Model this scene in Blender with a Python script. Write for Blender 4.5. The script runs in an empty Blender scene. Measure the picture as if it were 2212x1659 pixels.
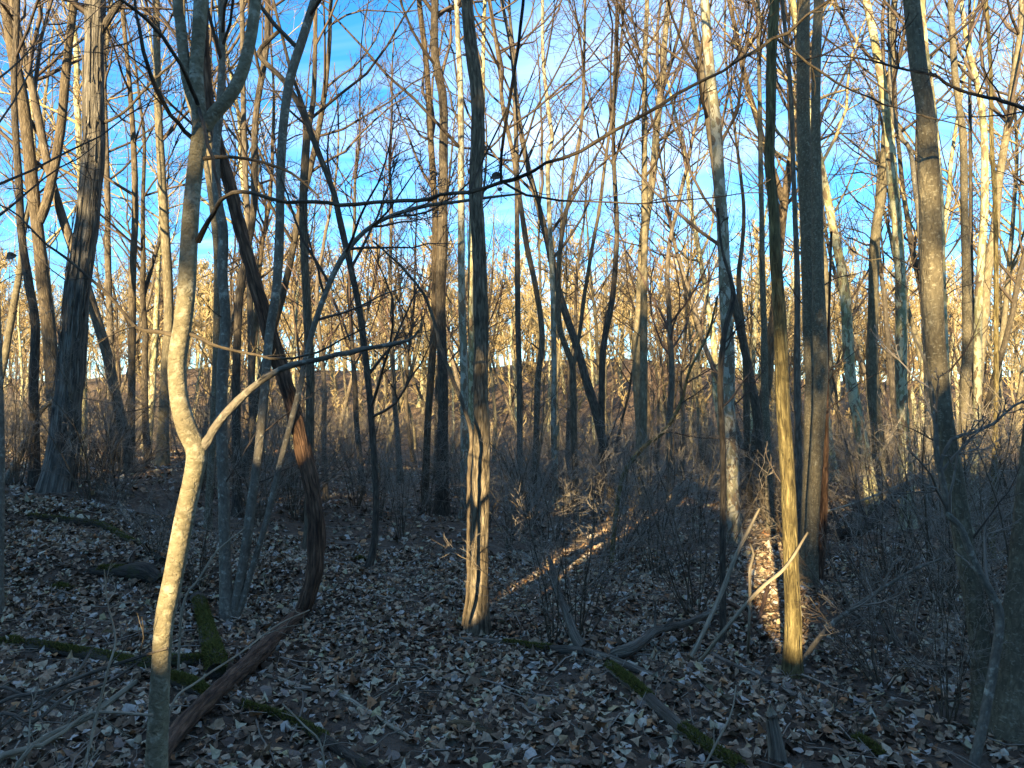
import bpy, math, random
import numpy as np
from mathutils import Vector

# ------------------------------------------------------------------ camera, sky, sun, exposure
scene = bpy.context.scene
COL = scene.collection
F_PX, CX, CY, HOR = 1585.0, 1106.0, 829.5, 922.0      # focal length and horizon of a 2212 x 1659 picture
CAM_Z = 1.6
PITCH = math.atan((HOR - CY) / F_PX)
cam_data = bpy.data.cameras.new('camera')
cam_data.sensor_width = 36.0
cam_data.lens = F_PX / 2212.0 * 36.0
cam_data.clip_end = 2000.0
cam = bpy.data.objects.new('camera', cam_data)
cam.location = (0, 0, CAM_Z)
cam.rotation_euler = (math.pi / 2 + PITCH, 0, 0)
COL.objects.link(cam)
scene.camera = cam

SUN_EL = math.radians(11.0)
SUN_AZ = math.radians(198.5)       # compass bearing of the sun (0 = +Y, clockwise): behind the camera, to its left
world = bpy.data.worlds.new('World')
scene.world = world
world.use_nodes = True
wn = world.node_tree
wn.nodes.clear()
w_out = wn.nodes.new('ShaderNodeOutputWorld')
w_bg = wn.nodes.new('ShaderNodeBackground')
w_sky = wn.nodes.new('ShaderNodeTexSky')
w_sky.sky_type = 'NISHITA'
w_sky.sun_disc = False
w_sky.sun_elevation = SUN_EL
w_sky.sun_rotation = SUN_AZ
w_sky.air_density = 1.0
w_sky.dust_density = 0.0
w_sky.ozone_density = 3.5
w_bg.inputs['Strength'].default_value = 0.052
# thin wisps of high cloud
w_geo = wn.nodes.new('ShaderNodeTexCoord')
w_sep = wn.nodes.new('ShaderNodeSeparateXYZ')
w_add = wn.nodes.new('ShaderNodeMath'); w_add.operation = 'ADD'; w_add.inputs[1].default_value = 0.12
w_dx = wn.nodes.new('ShaderNodeMath'); w_dx.operation = 'DIVIDE'
w_dy = wn.nodes.new('ShaderNodeMath'); w_dy.operation = 'DIVIDE'
w_cmb = wn.nodes.new('ShaderNodeCombineXYZ')
w_map = wn.nodes.new('ShaderNodeMapping'); w_map.inputs['Scale'].default_value = (0.55, 1.5, 1.0); w_map.inputs['Rotation'].default_value = (0, 0, 0.5)
w_noi = wn.nodes.new('ShaderNodeTexNoise'); w_noi.inputs['Scale'].default_value = 1.3; w_noi.inputs['Detail'].default_value = 7.0; w_noi.inputs['Roughness'].default_value = 0.55
w_noi.inputs['Distortion'].default_value = 0.6
w_rmp = wn.nodes.new('ShaderNodeMapRange'); w_rmp.inputs[1].default_value = 0.44; w_rmp.inputs[2].default_value = 0.78; w_rmp.inputs[3].default_value = 0.0; w_rmp.inputs[4].default_value = 0.42
w_mix = wn.nodes.new('ShaderNodeMix'); w_mix.data_type = 'RGBA'
w_mix.inputs[7].default_value = (6.2, 6.2, 6.2, 1)
wl = wn.links.new
wl(w_geo.outputs['Generated'], w_sep.inputs[0])
wl(w_sep.outputs['Z'], w_add.inputs[0])
wl(w_sep.outputs['X'], w_dx.inputs[0]); wl(w_add.outputs[0], w_dx.inputs[1])
wl(w_sep.outputs['Y'], w_dy.inputs[0]); wl(w_add.outputs[0], w_dy.inputs[1])
wl(w_dx.outputs[0], w_cmb.inputs[0]); wl(w_dy.outputs[0], w_cmb.inputs[1])
wl(w_cmb.outputs[0], w_map.inputs[0]); wl(w_map.outputs[0], w_noi.inputs['Vector'])
wl(w_noi.outputs[0], w_rmp.inputs[0]); wl(w_rmp.outputs[0], w_mix.inputs[0])
w_hsv = wn.nodes.new('ShaderNodeHueSaturation'); w_hsv.inputs['Saturation'].default_value = 1.2; w_hsv.inputs['Value'].default_value = 1.0
w_wb = wn.nodes.new('ShaderNodeMix'); w_wb.data_type = 'RGBA'; w_wb.blend_type = 'MULTIPLY'; w_wb.inputs[0].default_value = 1.0; w_wb.inputs[7].default_value = (0.97, 1.0, 1.01, 1)
wl(w_sky.outputs[0], w_wb.inputs[6]); wl(w_wb.outputs[2], w_hsv.inputs['Color']); wl(w_hsv.outputs[0], w_mix.inputs[6]); wl(w_mix.outputs[2], w_bg.inputs[0]); wl(w_bg.outputs[0], w_out.inputs[0])

sun_data = bpy.data.lights.new('sun', 'SUN')
sun_data.energy = 2.5
sun_data.angle = math.radians(0.5)
sun_data.color = (1.0, 0.77, 0.42)
sun = bpy.data.objects.new('sun', sun_data)
sdir = Vector((math.sin(SUN_AZ) * math.cos(SUN_EL), math.cos(SUN_AZ) * math.cos(SUN_EL), math.sin(SUN_EL)))
sun.rotation_euler = sdir.to_track_quat('Z', 'Y').to_euler()
sun.location = sdir * 50
COL.objects.link(sun)

scene.view_settings.view_transform = 'Standard'
scene.view_settings.look = 'None'
scene.view_settings.gamma = 1.0
scene.view_settings.use_curve_mapping = False
scene.view_settings.exposure = 3.2
scene.cycles.max_bounces = 5
scene.cycles.diffuse_bounces = 4

# ------------------------------------------------------------------ terrain and pixel rays
def sstep(a, b, x):
    t = np.clip((x - a) / (b - a), 0, 1)
    return t * t * (3 - 2 * t)

def ground_height(x, y):
    x = np.asarray(x, float); y = np.asarray(y, float)
    h = 0.75 * sstep(-1.5, -6.5, x) * sstep(5.0, 10.5, y)                 # rise on the left
    h = h + 0.16 * np.exp(-((y - 7.6) / 0.7) ** 2) * sstep(-1.0, -2.5, x) * sstep(-6, -4, x)
    h = h + (7.5 + 1.3 * np.sin(x * 0.055 + 1.0) + 0.9 * np.sin(x * 0.13)) * sstep(42, 84 + 5 * np.sin(x * 0.08), y)                             # far hillside
    c = x - math.tan(SUN_AZ - math.pi) * y                                  # gullies shaped into the unseen bank to let sun onto chosen trunks
    crest = 4.9 - 2.15 * np.exp(-((c + 2.29) / 0.3) ** 2) - 1.75 * np.exp(-((c - 0.2) / 0.5) ** 2) - 0.9 * np.exp(-((c + 4.0) / 0.5) ** 2) + 0.3 * np.sin(x * 0.7)
    h = h + crest * sstep(-1.5, -9.0, y) * (1 - 0.45 * sstep(-9.5, -28, y))   # unseen wooded bank behind the viewer, its height shaped to shade the foreground
    h = h + 0.035 * np.sin(x * 1.7 + 0.6 * np.sin(y * 1.1)) * np.cos(y * 1.3 + 0.5)
    h = h + 0.018 * np.sin(x * 4.3 + y * 2.1) + 0.015 * np.sin(y * 5.2 - x * 3.1)
    return h

def gh(x, y):
    return float(ground_height(x, y))

_cp, _sp = math.cos(PITCH), math.sin(PITCH)
def ray(px, py):
    u = (px - CX) / F_PX; v = (CY - py) / F_PX
    return np.array([u, _cp - v * _sp, _sp + v * _cp])

def at(px, py, d):
    r = ray(px, py)
    return np.array([0, 0, CAM_Z]) + r * (d / r[1])

def on_ground(px, py, dz=0.0):
    r = ray(px, py); o = np.array([0, 0, CAM_Z])
    t0, t = 0.5, 0.5
    while t < 90:
        p = o + r * t
        if p[2] <= gh(p[0], p[1]) + dz:
            break
        t0 = t; t += 0.1 if t < 15 else 0.4
    for _ in range(14):
        m = 0.5 * (t0 + t); p = o + r * m
        if p[2] <= gh(p[0], p[1]) + dz: t = m
        else: t0 = m
    return o + r * t

# ------------------------------------------------------------------ mesh building
def vnoise(u, v, pu, seed):
    """smooth value noise, periodic in u with period pu (integer)"""
    g = np.random.RandomState(seed).rand(pu, 512)
    u = np.asarray(u); v = np.asarray(v)
    iu = np.floor(u).astype(int); iv = np.floor(v).astype(int)
    fu = u - iu; fv = v - iv
    fu = fu * fu * (3 - 2 * fu); fv = fv * fv * (3 - 2 * fv)
    a = g[iu % pu, iv % 512]; b = g[(iu + 1) % pu, iv % 512]
    c = g[iu % pu, (iv + 1) % 512]; d = g[(iu + 1) % pu, (iv + 1) % 512]
    return (a * (1 - fu) + b * fu) * (1 - fv) + (c * (1 - fu) + d * fu) * fv

class MB:
    def __init__(self):
        self.v = []; self.q = []; self.t = []; self.b = []; self.c = []; self.n = 0
    def raw(self, v, q=None, t=None, bark=None, col=None):
        v = np.asarray(v, float).reshape(-1, 3)
        self.v.append(v)
        self.b.append(v if bark is None else bark)
        self.c.append(np.full((len(v), 3), 0.5) if col is None else np.asarray(col, float))
        if q is not None and len(q): self.q.append(np.asarray(q, np.int64).reshape(-1, 4) + self.n)
        if t is not None and len(t): self.t.append(np.asarray(t, np.int64).reshape(-1, 3) + self.n)
        self.n += len(v)
    def tubes(self, P, R, sides, disp=None, cap0=False, cap1=False, col=None):
        P = np.asarray(P, float); R = np.asarray(R, float)
        if P.ndim == 2: P = P[None]; R = R[None]
        N, S, _ = P.shape
        T = np.gradient(P, axis=1)
        T /= np.linalg.norm(T, axis=2, keepdims=True) + 1e-9
        mean = np.abs(P[:, -1] - P[:, 0])
        ref = np.zeros((N, 3)); ref[np.arange(N), np.argmin(mean, axis=1)] = 1
        A = np.cross(T, ref[:, None, :]); A /= np.linalg.norm(A, axis=2, keepdims=True) + 1e-9
        B = np.cross(T, A)
        th = np.arange(sides) / sides * 2 * np.pi
        ct, st = np.cos(th), np.sin(th)
        seg = np.linalg.norm(np.diff(P, axis=1), axis=2)
        L = np.concatenate([np.zeros((N, 1)), np.cumsum(seg, axis=1)], axis=1)
        RR = R[:, :, None] * np.ones(sides)
        if disp is not None:
            RR = RR + disp(th[None, None, :] + 0 * RR, L[:, :, None] + 0 * RR, RR)
        V = P[:, :, None, :] + RR[..., None] * (A[:, :, None, :] * ct[None, None, :, None] + B[:, :, None, :] * st[None, None, :, None])
        bark = np.stack([R[:, :, None] * ct, R[:, :, None] * st, L[:, :, None] + 0 * RR], axis=-1)
        i = np.arange(N)[:, None, None] * S * sides; j = np.arange(S - 1)[None, :, None] * sides; k = np.arange(sides)[None, None, :]
        k2 = (k + 1) % sides
        q = np.stack([i + j + k, i + j + sides + k, i + j + sides + k2, i + j + k2], axis=-1).reshape(-1, 4)
        vv = V.reshape(-1, 3); bb = bark.reshape(-1, 3); tri = []
        extra_v, extra_b = [], []
        base = N * S * sides
        kk = np.arange(sides)
        for n in range(N):
            for flag, s in ((cap0, 0), (cap1, S - 1)):
                if flag:
                    extra_v.append(P[n, s] + T[n, s] * (R[n, s] * (0.25 if s else -0.25))); extra_b.append([0, 0, L[n, s]])
                    c = base + len(extra_v) - 1
                    r = n * S * sides + s * sides
                    a, b2 = r + kk, r + (kk + 1) % sides
                    tri.append(np.stack([a, b2, np.full(sides, c)], -1) if s else np.stack([b2, a, np.full(sides, c)], -1))
        if extra_v:
            vv = np.vstack([vv, extra_v]); bb = np.vstack([bb, extra_b])
        cc = None
        if col is not None:
            cc = np.repeat(np.asarray(col, float).reshape(N, 3), S * sides, axis=0)
            if extra_v: cc = np.vstack([cc, np.full((len(extra_v), 3), 0.5)])
        self.raw(vv, q, np.vstack(tri) if tri else None, bb, cc)
    def mesh(self, name, mat=None, bark=True, colour=False, smooth=True):
        v = np.vstack(self.v); me = bpy.data.meshes.new(name)
        q = np.vstack(self.q) if self.q else np.zeros((0, 4), np.int64)
        t = np.vstack(self.t) if self.t else np.zeros((0, 3), np.int64)
        me.vertices.add(len(v)); me.vertices.foreach_set('co', v.astype(np.float32).ravel())
        nl = q.size + t.size
        me.loops.add(nl); me.loops.foreach_set('vertex_index', np.concatenate([q.ravel(), t.ravel()]).astype(np.int32))
        npoly = len(q) + len(t)
        me.polygons.add(npoly)
        st = np.concatenate([np.arange(len(q)) * 4, q.size + np.arange(len(t)) * 3]).astype(np.int32)
        me.polygons.foreach_set('loop_start', st)
        me.polygons.foreach_set('loop_total', np.concatenate([np.full(len(q), 4), np.full(len(t), 3)]).astype(np.int32))
        me.polygons.foreach_set('use_smooth', np.full(npoly, smooth))
        me.update(calc_edges=True)
        if bark:
            a = me.attributes.new('bark', 'FLOAT_VECTOR', 'POINT'); a.data.foreach_set('vector', np.vstack(self.b).astype(np.float32).ravel())
        if colour:
            c = np.vstack(self.c); a = me.attributes.new('tint', 'FLOAT_VECTOR', 'POINT'); a.data.foreach_set('vector', c.astype(np.float32).ravel())
        if mat: me.materials.append(mat)
        return me
    def obj(self, name, mat, parent=None, **kw):
        o = bpy.data.objects.new(name, self.mesh(name, mat, **kw)); COL.objects.link(o)
        if parent: attach(o, parent)
        return o

def attach(o, parent):
    o.parent = parent
    o.matrix_parent_inverse.identity()
    # children are modelled in world coordinates around a parent that only has a location
    if parent.type == 'EMPTY' and parent.get('_world_parts'):
        o.location = -Vector(parent.location)

def tag(o, label=None, cat=None, group=None, kind=None):
    if label: o['label'] = label
    if cat: o['category'] = cat
    if group: o['group'] = group
    if kind: o['kind'] = kind
    return o

def thing(name, label, cat, loc, group=None):
    o = bpy.data.objects.new(name, None); o.empty_display_size = 0.2
    o.location = loc; COL.objects.link(o); o['_world_parts'] = True
    return tag(o, label, cat, group)

def local(P, loc):
    return np.asarray(P) - np.asarray(loc)

# ------------------------------------------------------------------ curves and growth
def catmull(pts, step):
    """resample (n, k) rows; the first three columns are positions"""
    p = np.asarray(pts, float)
    if len(p) == 2: p = np.vstack([p[0], 0.5 * (p[0] + p[1]), p[1]])
    e = np.vstack([2 * p[0] - p[1], p, 2 * p[-1] - p[-2]])
    out = []
    for i in range(1, len(e) - 2):
        n = max(2, int(np.linalg.norm(e[i + 1][:3] - e[i][:3]) / step))
        t = (np.arange(n) / n)[:, None]
        a, b, c, d = e[i - 1], e[i], e[i + 1], e[i + 2]
        out.append(0.5 * (2 * b + (c - a) * t + (2 * a - 5 * b + 4 * c - d) * t ** 2 + (3 * b - a - 3 * c + d) * t ** 3))
    out.append(p[-1:])
    return np.vstack(out)

def catmull_cut(rows, step, z):
    c = catmull(rows, step); hi = c[:, 2] > z
    keep = ~hi; keep[np.where(hi)[0][::6]] = True; keep[-1] = True
    return c[keep]

def resample(P, R, n):
    seg = np.linalg.norm(np.diff(P, axis=0), axis=1); L = np.concatenate([[0], np.cumsum(seg)])
    s = np.linspace(0, L[-1], n)
    return np.stack([np.interp(s, L, P[:, k]) for k in range(3)], -1), np.interp(s, L, R)

def grow(P, R, k, t0, t1, ang, length, npts, up, wig, rr, rmin, rng, taper=0.25, falloff=0.5, angsd=0.18, zmin=None):
    N, S, _ = P.shape
    idx = np.repeat(np.arange(N), k); M = len(idx)
    t = rng.uniform(t0, t1, M)
    f = t * (S - 1); i0 = np.clip(f.astype(int), 0, S - 2); fr = (f - i0)[:, None]
    base = P[idx, i0] * (1 - fr) + P[idx, i0 + 1] * fr
    tan = P[idx, i0 + 1] - P[idx, i0]; tan /= np.linalg.norm(tan, axis=1, keepdims=True) + 1e-9
    rad = R[idx, i0] * (1 - fr[:, 0]) + R[idx, i0 + 1] * fr[:, 0]
    rv = rng.normal(size=(M, 3)); side = rv - tan * np.sum(rv * tan, 1, keepdims=True); side /= np.linalg.norm(side, axis=1, keepdims=True) + 1e-9
    a = np.clip(rng.normal(ang, angsd, M), 0.2, 1.6)[:, None]
    d = tan * np.cos(a) + side * np.sin(a)
    plen = np.linalg.norm(np.diff(P, axis=1), axis=2).sum(1)[idx]
    ln = plen * length * rng.uniform(0.55, 1.25, M) * (1 - falloff * (t - t0) / max(t1 - t0, 1e-6))
    out = np.empty((M, npts, 3)); out[:, 0] = base; pos = base.copy()
    for s in range(1, npts):
        d = d + np.array([0, 0, up]) + rng.normal(0, wig, (M, 3)); d /= np.linalg.norm(d, axis=1, keepdims=True)
        pos = pos + d * (ln / (npts - 1))[:, None]; out[:, s] = pos
    r0 = np.maximum(np.minimum(rad * rr, ln * 0.0085 + rmin), rmin)
    w = np.linspace(0, 1, npts)[None, :]
    rad_o = r0[:, None] * (1 - w) + np.maximum(r0 * taper, rmin * 0.6)[:, None] * w
    if zmin is not None:
        keep = base[:, 2] > zmin
        out, rad_o = out[keep], rad_o[keep]
    return out, rad_o

def crown_mesh(mb, P, R, rng, k=(16, 6, 5, 2), t0=0.35, ln=(0.30, 0.42, 0.45, 0.5), rmin=0.004, up=0.06, ang=0.85, sides=(4, 3, 3, 3)):
    """P, R: stems (N, S, 3) from which four orders of branches grow"""
    a, ar = grow(P, R, k[0], t0, 0.985, ang, ln[0], 8, up, 0.13, 0.55, rmin * 1.6, rng, falloff=0.6)
    mb.tubes(a, ar, sides[0])
    b, br = grow(a, ar, k[1], 0.2, 0.97, 0.75, ln[1], 6, up * 0.7, 0.17, 0.6, rmin * 1.2, rng)
    mb.tubes(b, br, sides[1])
    if k[2]:
        c, cr = grow(b, br, k[2], 0.15, 0.97, 0.7, ln[2], 4, up * 0.5, 0.2, 0.65, rmin, rng)
        mb.tubes(c, cr, sides[2])
        if len(k) > 3 and k[3]:
            d, dr = grow(c, cr, k[3], 0.2, 0.95, 0.7, ln[3], 3, 0.03, 0.2, 0.75, rmin * 0.85, rng)
            mb.tubes(d, dr, sides[3])

# ------------------------------------------------------------------ materials
def new_mat(name):
    m = bpy.data.materials.new(name); m.use_nodes = True
    nt = m.node_tree; nt.nodes.clear()
    out = nt.nodes.new('ShaderNodeOutputMaterial'); b = nt.nodes.new('ShaderNodeBsdfPrincipled')
    nt.links.new(b.outputs[0], out.inputs[0])
    b.inputs['Roughness'].default_value = 0.88
    if 'Specular IOR Level' in b.inputs: b.inputs['Specular IOR Level'].default_value = 0.25
    return m, nt, b

def link(nt, a, b): nt.links.new(a, b)

def n_attr(nt, name):
    n = nt.nodes.new('ShaderNodeAttribute'); n.attribute_name = name; return n.outputs['Vector']

def n_map(nt, vec, scale, loc=(0, 0, 0)):
    n = nt.nodes.new('ShaderNodeMapping'); n.inputs['Scale'].default_value = scale; n.inputs['Location'].default_value = loc
    link(nt, vec, n.inputs[0]); return n.outputs[0]

def n_noise(nt, vec, scale, detail=4, rough=0.55, dist=0.0):
    n = nt.nodes.new('ShaderNodeTexNoise'); n.inputs['Scale'].default_value = scale; n.inputs['Detail'].default_value = detail
    n.inputs['Roughness'].default_value = rough; n.inputs['Distortion'].default_value = dist
    link(nt, vec, n.inputs['Vector']); return n.outputs[0]

def n_voro(nt, vec, scale, feature='DISTANCE_TO_EDGE', rand=1.0):
    n = nt.nodes.new('ShaderNodeTexVoronoi'); n.feature = feature; n.inputs['Scale'].default_value = scale; n.inputs['Randomness'].default_value = rand
    link(nt, vec, n.inputs['Vector']); return n

def n_range(nt, v, a, b, c=0.0, d=1.0):
    n = nt.nodes.new('ShaderNodeMapRange'); n.inputs[1].default_value = a; n.inputs[2].default_value = b
    n.inputs[3].default_value = c; n.inputs[4].default_value = d; link(nt, v, n.inputs[0]); return n.outputs[0]

def n_math(nt, op, a, b):
    n = nt.nodes.new('ShaderNodeMath'); n.operation = op
    for i, x in enumerate((a, b)):
        if isinstance(x, (int, float)): n.inputs[i].default_value = x
        else: link(nt, x, n.inputs[i])
    return n.outputs[0]

def n_mix(nt, f, a, b, blend='MIX'):
    n = nt.nodes.new('ShaderNodeMix'); n.data_type = 'RGBA'; n.blend_type = blend
    for i, x in ((0, f), (6, a), (7, b)):
        if isinstance(x, (int, float)): n.inputs[i].default_value = x
        elif isinstance(x, tuple): n.inputs[i].default_value = (x[0], x[1], x[2], 1)
        else: link(nt, x, n.inputs[i])
    return n.outputs[2]

def n_bump(nt, b, h, strength, dist):
    n = nt.nodes.new('ShaderNodeBump'); n.inputs['Strength'].default_value = strength; n.inputs['Distance'].default_value = dist
    link(nt, h, n.inputs['Height']); link(nt, n.outputs[0], b.inputs['Normal'])

def n_random(nt):
    return nt.nodes.new('ShaderNodeObjectInfo').outputs['Random']

def bark_mat(name, dark, light, freq=60, stretch=6, bump=0.02, lichen=None, lich=(0.58, 0.68), lscale=14, moss=None, vary=0.0, contrast=(0.35, 0.65), spots=None):
    m, nt, b = new_mat(name)
    v = n_attr(nt, 'bark')
    vs = n_map(nt, v, (1, 1, 1.0 / stretch))
    ridge = n_noise(nt, vs, freq, 5, 0.6, 0.6)
    plate = n_voro(nt, vs, freq * 0.6).outputs[0]
    plate = n_range(nt, plate, 0.0, 0.28)
    h = n_math(nt, 'MULTIPLY', n_range(nt, ridge, *contrast), n_math(nt, 'ADD', n_math(nt, 'MULTIPLY', plate, 0.65), 0.35))
    c = n_mix(nt, h, dark, light)
    big = n_noise(nt, v, 5, 3, 0.6)
    c = n_mix(nt, n_range(nt, big, 0.3, 0.7), c, (0.62, 0.6, 0.58), 'MULTIPLY')
    if lichen:
        lm = n_range(nt, n_noise(nt, v, lscale, 6, 0.65), *lich)
        c = n_mix(nt, n_math(nt, 'MULTIPLY', lm, 0.85), c, lichen)
    if moss:
        mm = n_range(nt, n_noise(nt, v, 7, 6, 0.7), 0.52, 0.62)
        c = n_mix(nt, n_math(nt, 'MULTIPLY', mm, 0.8), c, moss)
    if spots:
        sp = n_range(nt, n_noise(nt, n_map(nt, v, (1, 1, 1.8)), 48, 3, 0.5), 0.59, 0.68)
        c = n_mix(nt, n_math(nt, 'MULTIPLY', sp, 0.7), c, spots)
    if vary:
        r = n_random(nt)
        c = n_mix(nt, 1.0, c, n_mix(nt, r, (1 - vary,) * 3, (1 + vary, 1 + vary * 0.9, 1 + vary * 0.8)), 'MULTIPLY')
    link(nt, c, b.inputs['Base Color'])
    n_bump(nt, b, n_math(nt, 'ADD', h, n_math(nt, 'MULTIPLY', n_noise(nt, v, 160, 3), 0.25)), 0.9, bump)
    return m

def sycamore_mat(name, pale, olive, brown, scale=9, vary=0.0):
    m, nt, b = new_mat(name)
    v = n_attr(nt, 'bark'); vs = n_map(nt, v, (1, 1, 0.45))
    a = n_noise(nt, vs, scale, 3, 0.5, 1.2)
    a2 = n_noise(nt, n_map(nt, vs, (1, 1, 1), (3.1, 1.7, 5.3)), scale * 1.4, 3, 0.5, 1.0)
    c = n_mix(nt, n_range(nt, a, 0.50, 0.52), pale, olive)
    c = n_mix(nt, n_range(nt, a2, 0.555, 0.575), c, brown)
    c = n_mix(nt, n_range(nt, n_noise(nt, v, 50, 4), 0.3, 0.7), c, (0.75, 0.73, 0.7), 'MULTIPLY')
    link(nt, c, b.inputs['Base Color'])
    n_bump(nt, b, n_math(nt, 'ADD', n_range(nt, a, 0.50, 0.52), n_range(nt, a2, 0.555, 0.575)), 0.5, 0.006)
    return m

def twig_mat(name, col, col2):
    m, nt, b = new_mat(name)
    r = n_random(nt)
    g = nt.nodes.new('ShaderNodeNewGeometry')
    c = n_mix(nt, g.outputs['Random Per Island'], col, col2)
    c = n_mix(nt, n_math(nt, 'MULTIPLY', r, 0.6), c, (0.75, 0.7, 0.68), 'MULTIPLY')
    link(nt, c, b.inputs['Base Color'])
    return m

M = {}
M['smooth'] = bark_mat('smooth_grey_bark', (0.16, 0.14, 0.085), (0.32, 0.28, 0.18), 40, 0.8, 0.006, (0.37, 0.345, 0.25), (0.52, 0.68), 16, spots=(0.10, 0.085, 0.05))
M['furrow'] = bark_mat('furrowed_bark', (0.05, 0.039, 0.024), (0.42, 0.345, 0.23), 50, 6, 0.03)
M['furrow_y'] = bark_mat('furrowed_mossy_bark', (0.06, 0.046, 0.018), (0.40, 0.325, 0.14), 50, 7, 0.026, (0.33, 0.30, 0.13), (0.60, 0.78), 26)
M['grey'] = bark_mat('grey_lichened_bark', (0.10, 0.085, 0.055), (0.24, 0.205, 0.13), 55, 2.5, 0.008, (0.32, 0.30, 0.22), (0.60, 0.72), 22, spots=(0.26, 0.24, 0.17))
M['clump'] = bark_mat('pale_lichened_bark', (0.12, 0.105, 0.08), (0.25, 0.225, 0.17), 50, 2.0, 0.006, (0.38, 0.37, 0.29), (0.55, 0.68), 18)
M['shaggy'] = bark_mat('shaggy_bark', (0.05, 0.045, 0.037), (0.38, 0.34, 0.27), 30, 10, 0.04)
M['vine'] = bark_mat('fibrous_red_bark', (0.04, 0.022, 0.013), (0.34, 0.20, 0.12), 46, 8, 0.03)
M['dark'] = bark_mat('dark_bark', (0.04, 0.033, 0.025), (0.19, 0.155, 0.11), 60, 6, 0.016)
M['brown'] = bark_mat('brown_bark', (0.065, 0.05, 0.033), (0.27, 0.215, 0.14), 60, 7, 0.016)
M['wood'] = bark_mat('weathered_wood', (0.06, 0.05, 0.038), (0.34, 0.295, 0.225), 60, 14, 0.014)
M['palewood'] = bark_mat('pale_dead_wood', (0.2, 0.165, 0.11), (0.52, 0.46, 0.34), 60, 14, 0.008)
M['mosslog'] = bark_mat('mossy_log_bark', (0.03, 0.025, 0.018), (0.12, 0.10, 0.075), 45, 6, 0.016, moss=(0.045, 0.05, 0.01))
M['rot'] = bark_mat('rotten_wood', (0.025, 0.018, 0.01), (0.30, 0.22, 0.11), 30, 9, 0.02)
M['syc'] = sycamore_mat('sycamore_bark', (0.44, 0.42, 0.27), (0.25, 0.235, 0.12), (0.17, 0.13, 0.08))
M['syc_grey'] = sycamore_mat('grey_sycamore_bark', (0.33, 0.32, 0.25), (0.19, 0.18, 0.12), (0.15, 0.115, 0.075))
M['bgrey'] = bark_mat('wood_grey_bark', (0.07, 0.058, 0.042), (0.23, 0.195, 0.145), 40, 5, 0.01, vary=0.3)
M['bbrown'] = bark_mat('wood_brown_bark', (0.05, 0.038, 0.025), (0.20, 0.155, 0.10), 40, 6, 0.01, vary=0.3)
M['bpale'] = bark_mat('wood_pale_bark', (0.11, 0.095, 0.06), (0.28, 0.245, 0.16), 30, 3, 0.006, vary=0.25)
M['twig'] = twig_mat('brown_twigs', (0.055, 0.042, 0.032), (0.12, 0.092, 0.068))
M['redtwig'] = twig_mat('reddish_twigs', (0.07, 0.047, 0.04), (0.13, 0.09, 0.07))
M['darktwig'] = twig_mat('dark_twigs', (0.055, 0.042, 0.03), (0.12, 0.09, 0.065))
M['palebrush'] = twig_mat('grey_brush', (0.15, 0.13, 0.10), (0.32, 0.28, 0.22))
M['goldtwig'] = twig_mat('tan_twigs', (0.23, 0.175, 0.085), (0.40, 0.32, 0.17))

def tint_mat(name, rough=0.8, trans=0.0):
    m, nt, b = new_mat(name)
    t = n_attr(nt, 'tint')
    g = nt.nodes.new('ShaderNodeNewGeometry')
    tc = nt.nodes.new('ShaderNodeTexCoord')
    v = n_noise(nt, tc.outputs['Object'], 40, 4)
    c = n_mix(nt, n_range(nt, v, 0.3, 0.7), t, (0.55, 0.52, 0.5), 'MULTIPLY')
    link(nt, c, b.inputs['Base Color']); b.inputs['Roughness'].default_value = rough
    n_bump(nt, b, v, 0.5, 0.004)
    return m
M['litter'] = tint_mat('dead_leaf', 0.72)

def leaf_obj_mat():
    m, nt, b = new_mat('fallen_leaf')
    r = n_random(nt)
    ramp = nt.nodes.new('ShaderNodeValToRGB'); ramp.color_ramp.interpolation = 'LINEAR'
    cols = [(0.0, (0.085, 0.06, 0.045)), (0.2, (0.17, 0.125, 0.095)), (0.4, (0.25, 0.205, 0.165)), (0.55, (0.14, 0.10, 0.075)), (0.7, (0.32, 0.285, 0.25)), (0.82, (0.20, 0.11, 0.06)), (0.92, (0.36, 0.29, 0.20)), (1.0, (0.22, 0.18, 0.15))]
    e = ramp.color_ramp.elements
    while len(e) < len(cols): e.new(0.5)
    for i, (p, c) in enumerate(cols): e[i].position = p; e[i].color = (*c, 1)
    link(nt, r, ramp.inputs[0])
    tc = nt.nodes.new('ShaderNodeTexCoord')
    v = n_noise(nt, tc.outputs['Object'], 45, 5, 0.65)
    c = n_mix(nt, n_range(nt, v, 0.32, 0.68), ramp.outputs[0], (0.5, 0.46, 0.43), 'MULTIPLY')
    link(nt, c, b.inputs['Base Color']); b.inputs['Roughness'].default_value = 0.7
    n_bump(nt, b, v, 0.6, 0.005)
    return m
M['leaf'] = leaf_obj_mat()

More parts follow.
